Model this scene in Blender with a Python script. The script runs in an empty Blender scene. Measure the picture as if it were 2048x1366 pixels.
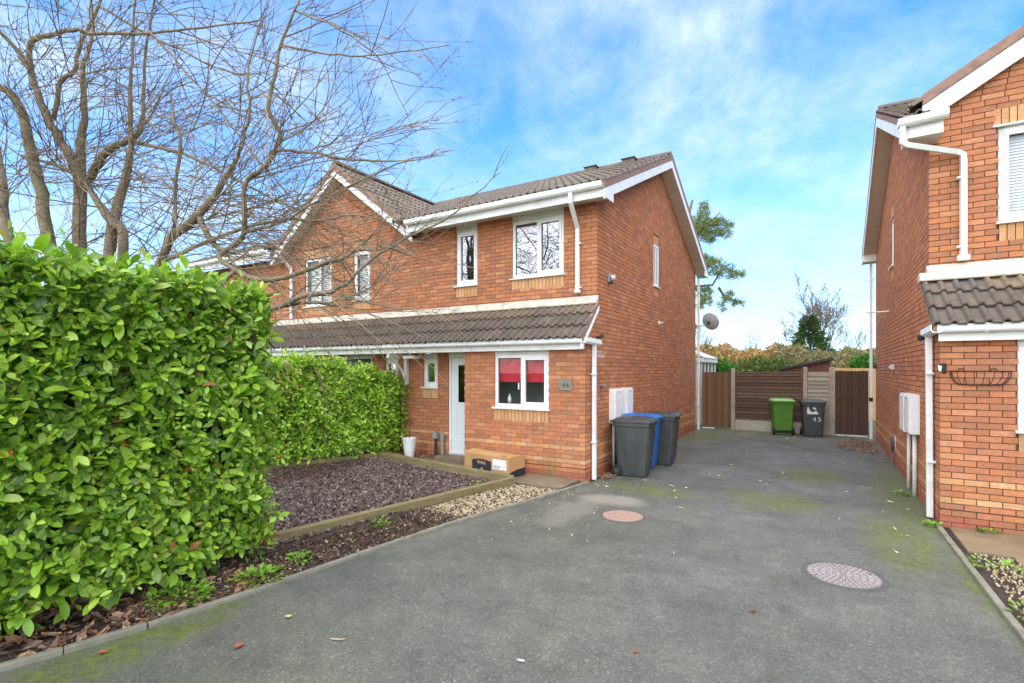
import bpy, math, random
import numpy as np
from mathutils import Vector, Matrix

R = math.radians
random.seed(7)
rng = np.random.default_rng(7)
scene = bpy.context.scene
COL = scene.collection

# ------------------------------------------------------------------ camera, sky, sun, exposure
CAM_H = 1.88
YAW = R(31.3)
cam_data = bpy.data.cameras.new('camera')
cam_data.sensor_width = 36.0
cam_data.lens = 18.0
cam_data.shift_y = 56.0 / 2048.0
cam_data.clip_start = 0.05
cam_data.clip_end = 2000.0
cam = bpy.data.objects.new('camera', cam_data)
COL.objects.link(cam)
cam.location = (0, 0, CAM_H)
cam.rotation_euler = (R(90), 0, YAW)
scene.camera = cam

SUN_EL, SUN_AZ = R(52), R(180)          # azimuth clockwise from +Y
world = bpy.data.worlds.new('World')
scene.world = world
world.use_nodes = True
wn, wl = world.node_tree.nodes, world.node_tree.links
wn.clear()
w_out = wn.new('ShaderNodeOutputWorld')
w_bg = wn.new('ShaderNodeBackground')
w_bg.inputs['Strength'].default_value = 0.12
w_sky = wn.new('ShaderNodeTexSky')
w_sky.sky_type = 'NISHITA'
w_sky.sun_disc = False
w_sky.sun_elevation = SUN_EL
w_sky.sun_rotation = SUN_AZ
w_sky.air_density = 1.0
w_sky.dust_density = 0.6
w_sky.ozone_density = 1.6
# cloud layer: noise on the direction projected to a flat layer overhead
w_tc = wn.new('ShaderNodeTexCoord')
w_sep = wn.new('ShaderNodeSeparateXYZ')
wl.new(w_tc.outputs['Generated'], w_sep.inputs[0])
def wmath(op, a, b=None, clamp=False):
    n = wn.new('ShaderNodeMath'); n.operation = op; n.use_clamp = clamp
    for i, s in enumerate((a, b)):
        if s is None: continue
        if isinstance(s, (int, float)): n.inputs[i].default_value = s
        else: wl.new(s, n.inputs[i])
    return n.outputs[0]
zc = wmath('ADD', wmath('MAXIMUM', w_sep.outputs[2], 0.0), 0.35)
w_cmb = wn.new('ShaderNodeCombineXYZ')
wl.new(wmath('DIVIDE', w_sep.outputs[0], zc), w_cmb.inputs[0])
wl.new(wmath('DIVIDE', w_sep.outputs[1], zc), w_cmb.inputs[1])
w_map = wn.new('ShaderNodeMapping')
w_map.inputs['Rotation'].default_value = (0, 0, R(35))
w_map.inputs['Scale'].default_value = (1.0, 0.85, 1.0)
w_map.inputs['Location'].default_value = (3.1, 1.7, 0.0)
wl.new(w_cmb.outputs[0], w_map.inputs[0])
w_n1 = wn.new('ShaderNodeTexNoise')
w_n1.inputs['Scale'].default_value = 2.3
w_n1.inputs['Detail'].default_value = 10.0
w_n1.inputs['Roughness'].default_value = 0.66
w_n1.inputs['Distortion'].default_value = 0.25
wl.new(w_map.outputs[0], w_n1.inputs['Vector'])
w_ramp = wn.new('ShaderNodeValToRGB')
w_ramp.color_ramp.elements[0].position = 0.37
w_ramp.color_ramp.elements[0].color = (0, 0, 0, 1)
w_ramp.color_ramp.elements[1].position = 0.72
w_ramp.color_ramp.elements[1].color = (1, 1, 1, 1)
wl.new(w_n1.outputs['Fac'], w_ramp.inputs[0])
hor = wmath('SUBTRACT', 1.0, wmath('MULTIPLY', wmath('MAXIMUM', w_sep.outputs[2], 0.0), 2.2), True)
hor = wmath('MULTIPLY', wmath('POWER', hor, 1.6), 0.75)
w_n2 = wn.new('ShaderNodeTexNoise')
w_n2.inputs['Scale'].default_value = 9.0; w_n2.inputs['Detail'].default_value = 8.0; w_n2.inputs['Roughness'].default_value = 0.6
wl.new(w_map.outputs[0], w_n2.inputs['Vector'])
w_r2 = wn.new('ShaderNodeValToRGB')
w_r2.color_ramp.elements[0].position = 0.34; w_r2.color_ramp.elements[0].color = (.42, .42, .42, 1)
w_r2.color_ramp.elements[1].position = 0.64; w_r2.color_ramp.elements[1].color = (1, 1, 1, 1)
wl.new(w_n2.outputs['Fac'], w_r2.inputs[0])
cl = wmath('MULTIPLY', wmath('MULTIPLY', w_ramp.outputs[0], w_r2.outputs[0]), 0.78)
cfac = wmath('MAXIMUM', cl, hor)
cfac = wmath('ADD', wmath('MULTIPLY', cl, wmath('SUBTRACT', 1.0, hor)), hor, True)
w_tint = wn.new('ShaderNodeMix'); w_tint.data_type = 'RGBA'; w_tint.blend_type = 'MULTIPLY'
w_tint.inputs[0].default_value = 1.0
w_tint.inputs[7].default_value = (0.50, 1.09, 1.62, 1)
wl.new(w_sky.outputs[0], w_tint.inputs[6])
w_mix = wn.new('ShaderNodeMix'); w_mix.data_type = 'RGBA'
wl.new(cfac, w_mix.inputs[0])
wl.new(w_tint.outputs[2], w_mix.inputs[6])
w_mix.inputs[7].default_value = (4.5, 5.1, 5.8, 1)
wl.new(w_mix.outputs[2], w_bg.inputs['Color'])
wl.new(w_bg.outputs[0], w_out.inputs[0])

sun_data = bpy.data.lights.new('sun', 'SUN')
sun_data.energy = 3.3
sun_data.angle = R(130)
sun_data.color = (1.0, 0.87, 0.70)
sun = bpy.data.objects.new('sun', sun_data)
COL.objects.link(sun)
sd = Vector((math.sin(SUN_AZ) * math.cos(SUN_EL), math.cos(SUN_AZ) * math.cos(SUN_EL), math.sin(SUN_EL)))
sun.rotation_euler = sd.to_track_quat('Z', 'Y').to_euler()
sun.location = sd * 40

scene.view_settings.view_transform = 'Standard'
scene.view_settings.look = 'None'
scene.view_settings.exposure = 1.08
scene.view_settings.gamma = 1.0
scene.view_settings.use_curve_mapping = False
scene.render.engine = 'CYCLES'
scene.cycles.use_denoising = True
scene.cycles.max_bounces = 6
scene.cycles.transparent_max_bounces = 12

# ------------------------------------------------------------------ helpers
_s, _c = math.sin(YAW), math.cos(YAW)
def proj(x, y, z):
    d = -x * _s + y * _c
    if d < 0.05: return (-9999, -9999, d)
    return (1024 + 1024 * (x * _c + y * _s) / d, 739 - 1024 * (z - CAM_H) / d, d)
def at(u, v, d):
    """a point d metres in front of the camera"""
    x = (u - 1024) / 1024.0
    return Vector((d * (-_s + x * _c), d * (_c + x * _s), CAM_H - (v - 739) / 1024.0 * d))

class MB:
    def __init__(s):
        s.v = []; s.f = []; s.c = []
    def add(s, verts, faces, col=(1, 1, 1)):
        o = len(s.v)
        s.v.extend([tuple(p) for p in verts])
        for f in faces:
            s.f.append([i + o for i in f]); s.c.append(col)
        return s
    def box(s, x0, x1, y0, y1, z0, z1, col=(1, 1, 1)):
        x0, x1 = min(x0, x1), max(x0, x1); y0, y1 = min(y0, y1), max(y0, y1)
        return s.add([(x0,y0,z0),(x1,y0,z0),(x1,y1,z0),(x0,y1,z0),(x0,y0,z1),(x1,y0,z1),(x1,y1,z1),(x0,y1,z1)],
                     [(0,3,2,1),(4,5,6,7),(0,1,5,4),(1,2,6,5),(2,3,7,6),(3,0,4,7)], col)
    def prism(s, poly, vec, col=(1, 1, 1)):
        n = len(poly); vec = Vector(vec)
        a = [Vector(p) for p in poly]; b = [p + vec for p in a]
        return s.add(a + b, [tuple(range(n))[::-1], tuple(range(n, 2 * n))] +
                     [(i, (i + 1) % n, n + (i + 1) % n, n + i) for i in range(n)], col)
    def tube(s, pts, rad, n=8, col=(1, 1, 1), cap=True, square=False):
        pts = [Vector(p) for p in pts]
        if isinstance(rad, (int, float)): rad = [rad] * len(pts)
        o = len(s.v); m = len(pts); up = None
        for i, p in enumerate(pts):
            if i == 0: t = pts[1] - pts[0]
            elif i == m - 1: t = pts[-1] - pts[-2]
            else: t = (pts[i+1] - pts[i]).normalized() + (pts[i] - pts[i-1]).normalized()
            if t.length < 1e-9: t = Vector((0, 0, 1))
            t.normalize()
            if up is None:
                up = Vector((0, 1, 0)) if abs(t.y) < .9 else Vector((1, 0, 0))
            a = t.cross(up)
            if a.length < 1e-5: a = t.cross(Vector((1, 0, 0)))
            a.normalize(); b = a.cross(t).normalized(); up = b
            for k in range(n):
                an = 2 * math.pi * (k + (.5 if square else 0)) / n
                s.v.append(tuple(p + (a * math.cos(an) + b * math.sin(an)) * rad[i]))
        for i in range(m - 1):
            for k in range(n):
                s.f.append([o+i*n+k, o+i*n+(k+1)%n, o+(i+1)*n+(k+1)%n, o+(i+1)*n+k]); s.c.append(col)
        if cap:
            s.f.append([o + k for k in range(n)][::-1]); s.c.append(col)
            s.f.append([o + (m-1)*n + k for k in range(n)]); s.c.append(col)
        return s
    def lathe(s, prof, cx=0, cy=0, n=20, col=(1, 1, 1), cap=True):
        o = len(s.v)
        for r, z in prof:
            for k in range(n):
                a = 2 * math.pi * k / n
                s.v.append((cx + r * math.cos(a), cy + r * math.sin(a), z))
        for i in range(len(prof) - 1):
            for k in range(n):
                s.f.append([o+i*n+k, o+i*n+(k+1)%n, o+(i+1)*n+(k+1)%n, o+(i+1)*n+k]); s.c.append(col)
        if cap:
            s.f.append([o + k for k in range(n)][::-1]); s.c.append(col)
            s.f.append([o + (len(prof)-1)*n + k for k in range(n)]); s.c.append(col)
        return s
    def mesh(s, name, off=(0, 0, 0)):
        me = bpy.data.meshes.new(name)
        v = np.array(s.v, dtype=np.float64).reshape(-1, 3) - np.array(off)
        me.from_pydata(v.tolist(), [], s.f)
        set_cols(me, s.c)
        return me
    def build(s, name, mat, parent=None, smooth=False, bevel=0, world=True):
        off = root_loc(parent) if (parent is not None and world) else (0, 0, 0)
        return link(name, s.mesh(name, off), mat, parent, smooth, bevel)

def set_cols(me, cols):
    a = me.color_attributes.new('col', 'FLOAT_COLOR', 'CORNER')
    lt = np.empty(len(me.polygons), dtype=np.int32); me.polygons.foreach_get('loop_total', lt)
    c = np.ones((len(me.polygons), 4), dtype=np.float32)
    c[:, :3] = np.array(cols, dtype=np.float32).reshape(-1, 3)
    a.data.foreach_set('color', np.repeat(c, lt, axis=0).ravel())

def root_loc(o):
    while o.parent: o = o.parent
    return tuple(o.location)
def link(name, me, mat, parent=None, smooth=False, bevel=0):
    o = bpy.data.objects.new(name, me)
    COL.objects.link(o)
    if mat is not None and not me.materials: me.materials.append(mat)
    if parent is not None: o.parent = parent
    if smooth: me.polygons.foreach_set('use_smooth', [True] * len(me.polygons))
    if bevel:
        m = o.modifiers.new('bevel', 'BEVEL'); m.width = bevel; m.segments = 2; m.limit_method = 'ANGLE'; m.angle_limit = R(35)
    return o
def tag(o, label=None, cat=None, group=None, kind=None):
    if label: o['label'] = label
    if cat: o['category'] = cat
    if group: o['group'] = group
    if kind: o['kind'] = kind
    return o
def thing(name, loc, label, cat, group=None, rz=0):
    o = bpy.data.objects.new(name, None); COL.objects.link(o)
    o.location = loc; o.rotation_euler = (0, 0, rz); o.empty_display_size = .2
    return tag(o, label, cat, group)
def struct(o): o['kind'] = 'structure'; return o

class Pieces:
    """alike pieces: the ones that show largest become objects, the rest one mesh"""
    def __init__(s): s.shapes = {}; s.items = []
    def shape(s, key, verts, faces):
        s.shapes[key] = (np.array(verts, dtype=np.float64), faces)
    def add(s, key, mat4, col, size, normal=None):
        p = mat4.translation
        u, v, d = proj(*p)
        sc = size / max(.3, d) ** 2
        if normal is not None:
            to = Vector((0, 0, CAM_H)) - p
            cs = normal.dot(to.normalized())
            sc *= max(cs, .02)
        if d < .2 or u < -40 or u > 2090 or v < -40 or v > 1400: sc *= 1e-4
        s.items.append((sc, key, mat4.copy(), col))
    def finish(s, name, rest_name, mat, parent, limit=300, smooth=False, pen=None):
        s.items.sort(key=lambda t: -t[0])
        off = Matrix.Translation(-Vector(root_loc(parent)))
        cache = {}
        for sc, key, m, col in s.items[:limit]:
            k = (key, tuple(np.round(col, 3)))
            if k not in cache:
                v, f = s.shapes[key]
                me = bpy.data.meshes.new(name); me.from_pydata(v.tolist(), [], f); set_cols(me, [col] * len(f))
                me.materials.append(mat)
                if smooth: me.polygons.foreach_set('use_smooth', [True] * len(f))
                cache[k] = me
            o = bpy.data.objects.new(name, cache[k]); COL.objects.link(o)
            o.parent = parent; o.matrix_local = off @ m
        rest = s.items[limit:]
        if not rest: return None
        V, F, C, n = [], [], [], 0
        for sc, key, m, col in rest:
            v, f = s.shapes[key]
            M = np.array(off @ m)
            V.append(v @ M[:3, :3].T + M[:3, 3])
            F.extend([[i + n for i in q] for q in f]); C.extend([col] * len(f)); n += len(v)
        me = bpy.data.meshes.new(rest_name); me.from_pydata(np.concatenate(V).tolist(), [], F); set_cols(me, C)
        o = link(rest_name, me, mat, parent, smooth)
        o['kind'] = 'stuff'
        return o

def frame(o, x, y, z):
    return Matrix(((x[0], y[0], z[0], o[0]), (x[1], y[1], z[1], o[1]), (x[2], y[2], z[2], o[2]), (0, 0, 0, 1)))

# ------------------------------------------------------------------ materials
MATS = {}
class NT:
    def __init__(s, name):
        m = bpy.data.materials.new(name); m.use_nodes = True; s.m = m
        s.n, s.l = m.node_tree.nodes, m.node_tree.links
        s.b = s.n['Principled BSDF']
        s.pos = s.n.new('ShaderNodeNewGeometry').outputs['Position']
        MATS[name] = m
    def put(s, sock, v):
        if isinstance(v, bpy.types.NodeSocket): s.l.new(v, sock)
        elif isinstance(v, (tuple, list)) and len(v) == 3 and sock.type == 'RGBA': sock.default_value = (*v, 1)
        else: sock.default_value = v
    def math(s, op, a, b=None, clamp=False):
        n = s.n.new('ShaderNodeMath'); n.operation = op; n.use_clamp = clamp
        s.put(n.inputs[0], a)
        if b is not None: s.put(n.inputs[1], b)
        return n.outputs[0]
    def noise(s, scale, detail=4, rough=.55, vec=None, dist=0):
        n = s.n.new('ShaderNodeTexNoise')
        n.inputs['Scale'].default_value = scale; n.inputs['Detail'].default_value = detail
        n.inputs['Roughness'].default_value = rough; n.inputs['Distortion'].default_value = dist
        s.l.new(vec or s.pos, n.inputs['Vector']); return n.outputs['Fac']
    def vor(s, scale, vec=None, out='Distance'):
        n = s.n.new('ShaderNodeTexVoronoi'); n.inputs['Scale'].default_value = scale
        s.l.new(vec or s.pos, n.inputs['Vector']); return n.outputs[out]
    def ramp(s, f, p0, p1, c0=(0,0,0), c1=(1,1,1)):
        n = s.n.new('ShaderNodeValToRGB'); e = n.color_ramp.elements
        e[0].position = p0; e[1].position = p1; e[0].color = (*c0, 1); e[1].color = (*c1, 1)
        s.put(n.inputs[0], f); return n.outputs[0]
    def mix(s, f, a, b, mode='MIX'):
        n = s.n.new('ShaderNodeMix'); n.data_type = 'RGBA'; n.blend_type = mode
        s.put(n.inputs[0], f); s.put(n.inputs[6], a); s.put(n.inputs[7], b); return n.outputs[2]
    def scalev(s, sc):
        n = s.n.new('ShaderNodeMapping'); n.inputs['Scale'].default_value = sc
        s.l.new(s.pos, n.inputs[0]); return n.outputs[0]
    def sep(s):
        n = s.n.new('ShaderNodeSeparateXYZ'); s.l.new(s.pos, n.inputs[0]); return n.outputs
    def attr(s):
        n = s.n.new('ShaderNodeAttribute'); n.attribute_name = 'col'; return n.outputs['Color']
    def bump(s, h, strength, dist=.01):
        n = s.n.new('ShaderNodeBump'); n.inputs['Strength'].default_value = strength
        n.inputs['Distance'].default_value = dist
        s.l.new(h, n.inputs['Height']); s.l.new(n.outputs[0], s.b.inputs['Normal'])
    def set(s, **k):
        for a, v in k.items():
            s.put(s.b.inputs[{'col': 'Base Color', 'rough': 'Roughness', 'spec': 'Specular IOR Level', 'metal': 'Metallic', 'ior': 'IOR'}[a]], v)
        return s

def simple(name, col, rough=.6, sc=8, amt=.25, bump=0, bsc=60, dirt=None, dirt_amt=.5, vec=None):
    t = NT(name)
    v = t.scalev(vec) if vec else None
    n = t.noise(sc, 5, .6, v)
    c = t.mix(t.ramp(n, .25, .75), tuple(x * (1 - amt) for x in col), tuple(min(1, x * (1 + amt)) for x in col))
    if dirt:
        n2 = t.noise(sc * .37, 6, .7, v)
        c = t.mix(t.math('MULTIPLY', t.ramp(n2, .5, .72), dirt_amt), c, dirt)
    t.set(col=c, rough=rough)
    if bump: t.bump(t.noise(bsc, 4, .6, v), bump)
    return t.m

def attr_mat(name, rough=.6, sc=30, amt=.25, bump=.3, bsc=90, spec=.5, vec=None, trans=0, dist=.01):
    t = NT(name)
    v = t.scalev(vec) if vec else None
    n = t.noise(sc, 4, .6, v)
    c = t.mix(1.0, t.attr(), t.ramp(n, .25, .75, (1 - amt,) * 3, (1 + amt,) * 3), 'MULTIPLY')
    t.set(col=c, rough=rough, spec=spec)
    if bump: t.bump(t.noise(bsc, 4, .65, v), bump, dist)
    if trans:
        tr = t.n.new('ShaderNodeBsdfTranslucent'); t.l.new(t.mix(1.0, c, (1.1, 1.25, .5), 'MULTIPLY'), tr.inputs[0])
        ms = t.n.new('ShaderNodeMixShader'); ms.inputs[0].default_value = trans
        t.l.new(t.b.outputs[0], ms.inputs[1]); t.l.new(tr.outputs[0], ms.inputs[2])
        t.l.new(ms.outputs[0], t.n['Material Output'].inputs[0])
    return t

# brick: colour per brick, grain along the face, a little algae low down on the wall
t = attr_mat('brick', .88, 22, .22, .55, 120, .25, (1, 1, 3.2), dist=.006)
z = t.sep()[2]
low = t.ramp(z, .05, .55, (1, 1, 1), (0, 0, 0))
alg = t.math('MULTIPLY', low, t.ramp(t.noise(1.3, 5, .6), .50, .68))
oldc = t.b.inputs['Base Color'].links[0].from_socket
soot = t.ramp(t.noise(.9, 6, .65), .46, .78)
c2 = t.mix(t.math('MULTIPLY', soot, .16), oldc, (.19, .10, .055))
streak = t.ramp(t.noise(2.2, 5, .65, t.scalev((2.2, 2.2, .35))), .52, .74)
c2 = t.mix(t.math('MULTIPLY', streak, .30), c2, (.20, .105, .06))
bloom = t.ramp(t.noise(3.5, 5, .7), .60, .80)
c2 = t.mix(t.math('MULTIPLY', bloom, .22), c2, (.62, .36, .24))
t.set(col=t.mix(t.math('MULTIPLY', alg, .75), c2, (.16, .15, .035)))
simple('mortar', (.25, .125, .072), .95, 14, .35, .5, 150)
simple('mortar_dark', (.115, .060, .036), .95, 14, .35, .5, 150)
simple('mortar_pale', (.36, .20, .125), .95, 14, .3, .5, 150)
simple('dpc', (.02, .018, .016), .7)
simple('upvc', (.82, .81, .76), .38, 6, .05, 0, 60, (.52, .50, .38), .6)
simple('upvc_aged', (.74, .73, .66), .5, 4, .08, 0, 60, (.34, .33, .20), .75)
simple('soffit', (.62, .56, .45), .6, 3, .1)
simple('door_white', (.76, .78, .76), .4, 3, .04)
simple('flashing', (.60, .53, .40), .75, 9, .3, .4, 40, (.22, .18, .14), .9)
simple('verge_mortar', (.28, .17, .12), .95, 9, .3, .5, 80)
t = attr_mat('roof_tile', .72, 7, .30, .35, 70, .4)
oc = t.b.inputs['Base Color'].links[0].from_socket
lich = t.ramp(t.noise(2.2, 7, .72), .54, .70)
c2 = t.mix(t.math('MULTIPLY', lich, .5), oc, (.28, .205, .135))
spot = t.ramp(t.vor(9), .05, .09, (1, 1, 1), (0, 0, 0))
c2 = t.mix(t.math('MULTIPLY', spot, .45), c2, (.50, .46, .33))
mossn = t.math('MULTIPLY', t.ramp(t.noise(4.0, 5, .7), .58, .68), .6)
t.set(col=t.mix(mossn, c2, (.11, .12, .03)))
simple('ridge', (.13, .10, .08), .85, 6, .35, .4, 50, (.26, .24, .08), .8)
simple('deck', (.05, .045, .04), .9)

def glass(name, tint=(1, 1, 1), k=1.0):
    t = NT(name)
    tr = t.n.new('ShaderNodeBsdfTransparent'); tr.inputs[0].default_value = (*tint, 1)
    gl = t.n.new('ShaderNodeBsdfGlossy'); gl.inputs['Roughness'].default_value = .015
    g = t.n.new('ShaderNodeNewGeometry'); dt = t.n.new('ShaderNodeVectorMath'); dt.operation = 'DOT_PRODUCT'
    t.l.new(g.outputs['Incoming'], dt.inputs[0]); t.l.new(g.outputs['Normal'], dt.inputs[1])
    q = t.math('POWER', t.math('SUBTRACT', 1.0, t.math('ABSOLUTE', dt.outputs['Value']), True), 5.0)
    fz = t.math('ADD', t.math('MULTIPLY', q, 1.0 - k), k)
    ms = t.n.new('ShaderNodeMixShader')
    t.l.new(fz, ms.inputs[0])
    t.l.new(tr.outputs[0], ms.inputs[1]); t.l.new(gl.outputs[0], ms.inputs[2])
    t.l.new(ms.outputs[0], t.n['Material Output'].inputs[0])
glass('glass', (.60, .64, .62), .42)
glass('glass_door', (.30, .42, .22), .10)
glass('glass_clear', (.90, .93, .91), .06)
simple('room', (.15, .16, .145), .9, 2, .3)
simple('net_curtain', (.55, .57, .55), .9, 3, .1)
simple('red_blind', (.62, .016, .035), .8, 40, .12)
simple('pink_towel', (.55, .22, .24), .9, 12, .3)
simple('white_slat', (.74, .74, .73), .5, 3, .04)
simple('black_plastic', (.022, .025, .024), .42, 9, .3, .15, 220)
simple('bin_black', (.042, .046, .041), .45, 6, .25, .12, 260, (.10, .10, .085), .35)
simple('bin_grey', (.055, .060, .055), .45, 6, .2, .12, 260, (.10, .10, .085), .35)
simple('bin_green', (.075, .20, .012), .5, 5, .18, .12, 260, (.10, .18, .03), .3)
simple('bin_green_lid', (.22, .42, .12), .5, 5, .15)
simple('bin_blue', (.012, .125, .42), .42, 6, .15, .1, 260)
simple('rubber', (.012, .012, .012), .8)
simple('white_paint', (.78, .78, .76), .6, 8, .05)
simple('cardboard', (.47, .26, .098), .85, 5, .12, .15, 40, (.30, .16, .06), .4)
simple('tape_dark', (.02, .022, .028), .4, 10, .2)
simple('paper', (.76, .77, .78), .7, 20, .05)
simple('print_grey', (.22, .22, .23), .8)
simple('print_tan', (.34, .20, .12), .8)
simple('slate_plaque', (.21, .19, .135), .6, 12, .3, .3, 70)
simple('plaque_cut', (.075, .062, .045), .8)
simple('dish_grey', (.48, .48, .46), .55, 5, .15)
simple('grey_plastic', (.26, .26, .24), .55, 6, .12)
simple('pale_metal', (.55, .56, .55), .35, 6, .1)
simple('black_wire', (.025, .018, .014), .55, 20, .2)
simple('lamp_glass', (.72, .70, .64), .3)
simple('brass', (.30, .20, .09), .35)
simple('plant_pot', (.78, .78, .74), .35, 5, .06, 0, 60, (.45, .44, .36), .4)
simple('soil', (.055, .036, .024), .95, 18, .5, .9, 70)
simple('concrete', (.21, .16, .095), .75, 4, .25, .3, 120, (.11, .085, .05), .75)
simple('concrete_slab', (.24, .17, .092), .7, 3, .22, .3, 140, (.10, .075, .042), .9)
simple('edging', (.23, .21, .15), .85, 7, .25, .4, 140, (.10, .11, .04), .7)
simple('post_concrete', (.40, .33, .24), .85, 5, .15, .25, 110, (.17, .18, .07), .7)
simple('gravel_board', (.43, .37, .28), .85, 4, .15, .25, 110, (.16, .19, .06), .75)
simple('sleeper', (.22, .175, .075), .85, 4, .28, .5, 35, (.10, .12, .03), .7, (1.5, 1.5, 7))
t = attr_mat('fence_wood', .85, 5, .35, .4, 30, .3, (3, 3, 22))
t = attr_mat('gate_wood', .8, 5, .35, .35, 30, .3, (24, 24, 1.4))
simple('manhole_pink', (.35, .222, .158), .85, 14, .15, .4, 160)
simple('manhole_grey', (.215, .18, .162), .75, 20, .25, .3, 200, (.12, .08, .06), .5)
simple('manhole_stud', (.33, .29, .265), .7, 25, .2)
simple('manhole_rim', (.09, .085, .075), .7, 14, .3, .3, 100)
simple('shed_board', (.17, .055, .035), .85, 6, .3)
simple('shed_felt', (.055, .05, .055), .9, 8, .2)
t = NT('bark')
bn = t.noise(9, 6, .7); band = t.noise(7, 4, .6, t.scalev((1.2, 1.2, 9)))
c = t.mix(t.ramp(bn, .32, .68), (.155, .112, .066), (.345, .262, .168))
c = t.mix(t.math('MULTIPLY', t.ramp(band, .52, .64), .6), c, (.10, .075, .05))
c = t.mix(t.math('MULTIPLY', t.ramp(t.noise(3.2, 6, .7), .5, .64), .6), c, (.17, .175, .06))
t.set(col=c, rough=.9); t.bump(t.math('ADD', band, t.noise(30, 4, .6)), .8, .02)
attr_mat('twig', .8, 30, .25, .2, 80, .3)
attr_mat('leaf', .34, 26, .16, .12, 60, .5, None, .26)
attr_mat('small_leaf', .38, 26, .16, 0, 60, .5, None, .26)
attr_mat('litter', .8, 40, .25, .2, 80, .3)
attr_mat('slate_chip', .62, 60, .3, .2, 150, .4)
attr_mat('pebble', .75, 60, .2, .2, 150, .35)
attr_mat('shrub', .8, 10, .2, 0, 60, .2, None, .2)

# asphalt: aggregate speckle, worn tracks, damp patches, moss and cement stains
t = NT('asphalt')
sx, sy, sz = t.sep()
big = t.noise(.45, 6, .6)
fine = t.noise(110, 3, .75)
agg = t.vor(85, None, 'Color')
aggv = t.n.new('ShaderNodeSeparateColor'); t.l.new(agg, aggv.inputs[0])
c = t.mix(t.ramp(fine, .32, .68), (.072, .070, .058), (.192, .185, .152))
c = t.mix(t.math('MULTIPLY', t.ramp(aggv.outputs[0], .84, .96), .40), c, (.34, .33, .28))
c = t.mix(t.math('MULTIPLY', t.ramp(aggv.outputs[1], .86, .95), .5), c, (.05, .05, .045))
c = t.mix(t.ramp(big, .35, .65), c, t.mix(1.0, c, (.66, .71, .66), 'MULTIPLY'))
c = t.mix(t.math('MULTIPLY', t.ramp(t.noise(.8, 5, .65), .45, .68), .6), c, t.mix(1.0, c, (1.30, 1.27, 1.18), 'MULTIPLY'))
c = t.mix(1.0, c, t.ramp(t.noise(1.7, 7, .72), .30, .70, (.72, .74, .73), (1.26, 1.25, 1.20)), 'MULTIPLY')
c = t.mix(1.0, c, t.ramp(t.noise(6.5, 5, .7), .33, .67, (.86, .87, .86), (1.13, 1.12, 1.09)), 'MULTIPLY')
c = t.mix(t.math('MULTIPLY', t.ramp(t.noise(2.6, 6, .7), .55, .72), .35), c, (.12, .125, .075))
def blob(cx, cy, rx, ry, amp=.5, sc=1.6):
    dx = t.math('DIVIDE', t.math('SUBTRACT', sx, cx), rx); dy = t.math('DIVIDE', t.math('SUBTRACT', sy, cy), ry)
    r = t.math('SQRT', t.math('ADD', t.math('POWER', dx, 2.0), t.math('POWER', dy, 2.0)))
    r = t.math('ADD', r, t.math('MULTIPLY', t.math('SUBTRACT', t.noise(sc, 6, .65), .5), amp * 4))
    return t.ramp(r, .45, 1.15, (1, 1, 1), (0, 0, 0))
cem = blob(-2.62, 7.05, .62, .38, .22, 2.0)
cem2 = blob(-2.85, 6.2, .35, .9, .4, 2.4)
c = t.mix(t.math('MULTIPLY', cem, .75), c, (.30, .265, .20))
c = t.mix(t.math('MULTIPLY', cem2, .5), c, (.26, .235, .18))
mossf = blob(1.0, 9.2, .42, 3.6, .35, 2.2)
for a in ((.75, 7.0, .5, 1.3, .4, 2.2), (-3.0, 15.2, .7, 1.7, .35, 1.6), (-.2, 10.6, .75, 1.2, .5, 1.9), (-.6, 8.2, .8, .7, .6, 2.2), (-1.2, 16.9, 2.6, .45, .4, 1.8),
          (-4.05, 1.5, .38, 1.3, .4, 3.0), (-2.3, 7.9, .9, .4, .5, 2.0), (1.15, 6.0, .12, 1.2, .4, 2.0)):
    mossf = t.math('MAXIMUM', mossf, blob(*a))
mg = t.math('MULTIPLY', mossf, t.ramp(t.math('ADD', t.math('MULTIPLY', t.noise(5, 8, .8), .6), t.math('MULTIPLY', t.noise(28, 4, .7), .4)), .43, .55))
mcol = t.mix(t.ramp(t.noise(14, 4, .6), .35, .7), (.075, .092, .012), (.165, .205, .018))
c = t.mix(t.math('MULTIPLY', mg, .90), c, mcol)
t.set(col=c, rough=t.ramp(big, .3, .7, (.52,)*3, (.78,)*3), spec=.5)
t.bump(t.math('ADD', fine, t.math('MULTIPLY', mg, .8)), .5, .008)

simple('turf', (.075, .10, .03), .95, 1.2, .4, .6, 30, (.11, .085, .05), .6)
simple('bed_soil', (.062, .045, .036), .95, 14, .4, .9, 60)
glass('glass_low', (.88, .90, .88), .045)
simple('flue_brown', (.085, .06, .05), .6, 9, .2)

# ------------------------------------------------------------------ ground
XL, XR, YF, YL, YR, YB, YBR = -3.40, 1.20, 7.94, 8.47, 8.70, 16.60, 16.75
ZC = .587
def sheet(name, poly, z, mat, sub=0):
    mb = MB(); mb.add([(x, y, z) for x, y in poly], [tuple(range(len(poly)))])
    return struct(mb.build(name, mat))
sheet('ground', [(-300, -200), (300, -200), (300, 500), (-300, 500)], -.03, MATS['turf'])
KERB = [(-3.30, 7.90), (-3.42, 7.07), (-3.62, 6.0), (-3.82, 5.0), (-3.98, 3.6), (-4.06, 2.66), (-4.18, 1.8), (-4.28, 1.35), (-4.40, .95), (-4.75, 0), (-5.4, -1.5), (-6.6, -3.5)]
drive = KERB[::-1] + [(-3.30, 9), (-3.42, 16.4), (-3.42, 17.25), (1.22, 17.25), (1.22, 7.9), (1.22, 3.0), (1.6, 0), (2.6, -3.5)]
sheet('driveway', drive, 0.0, MATS['asphalt'])
sheet('road', [(-60, -14), (60, -14), (60, -3.49), (-60, -3.49)], -.008, MATS['asphalt'])
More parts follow.
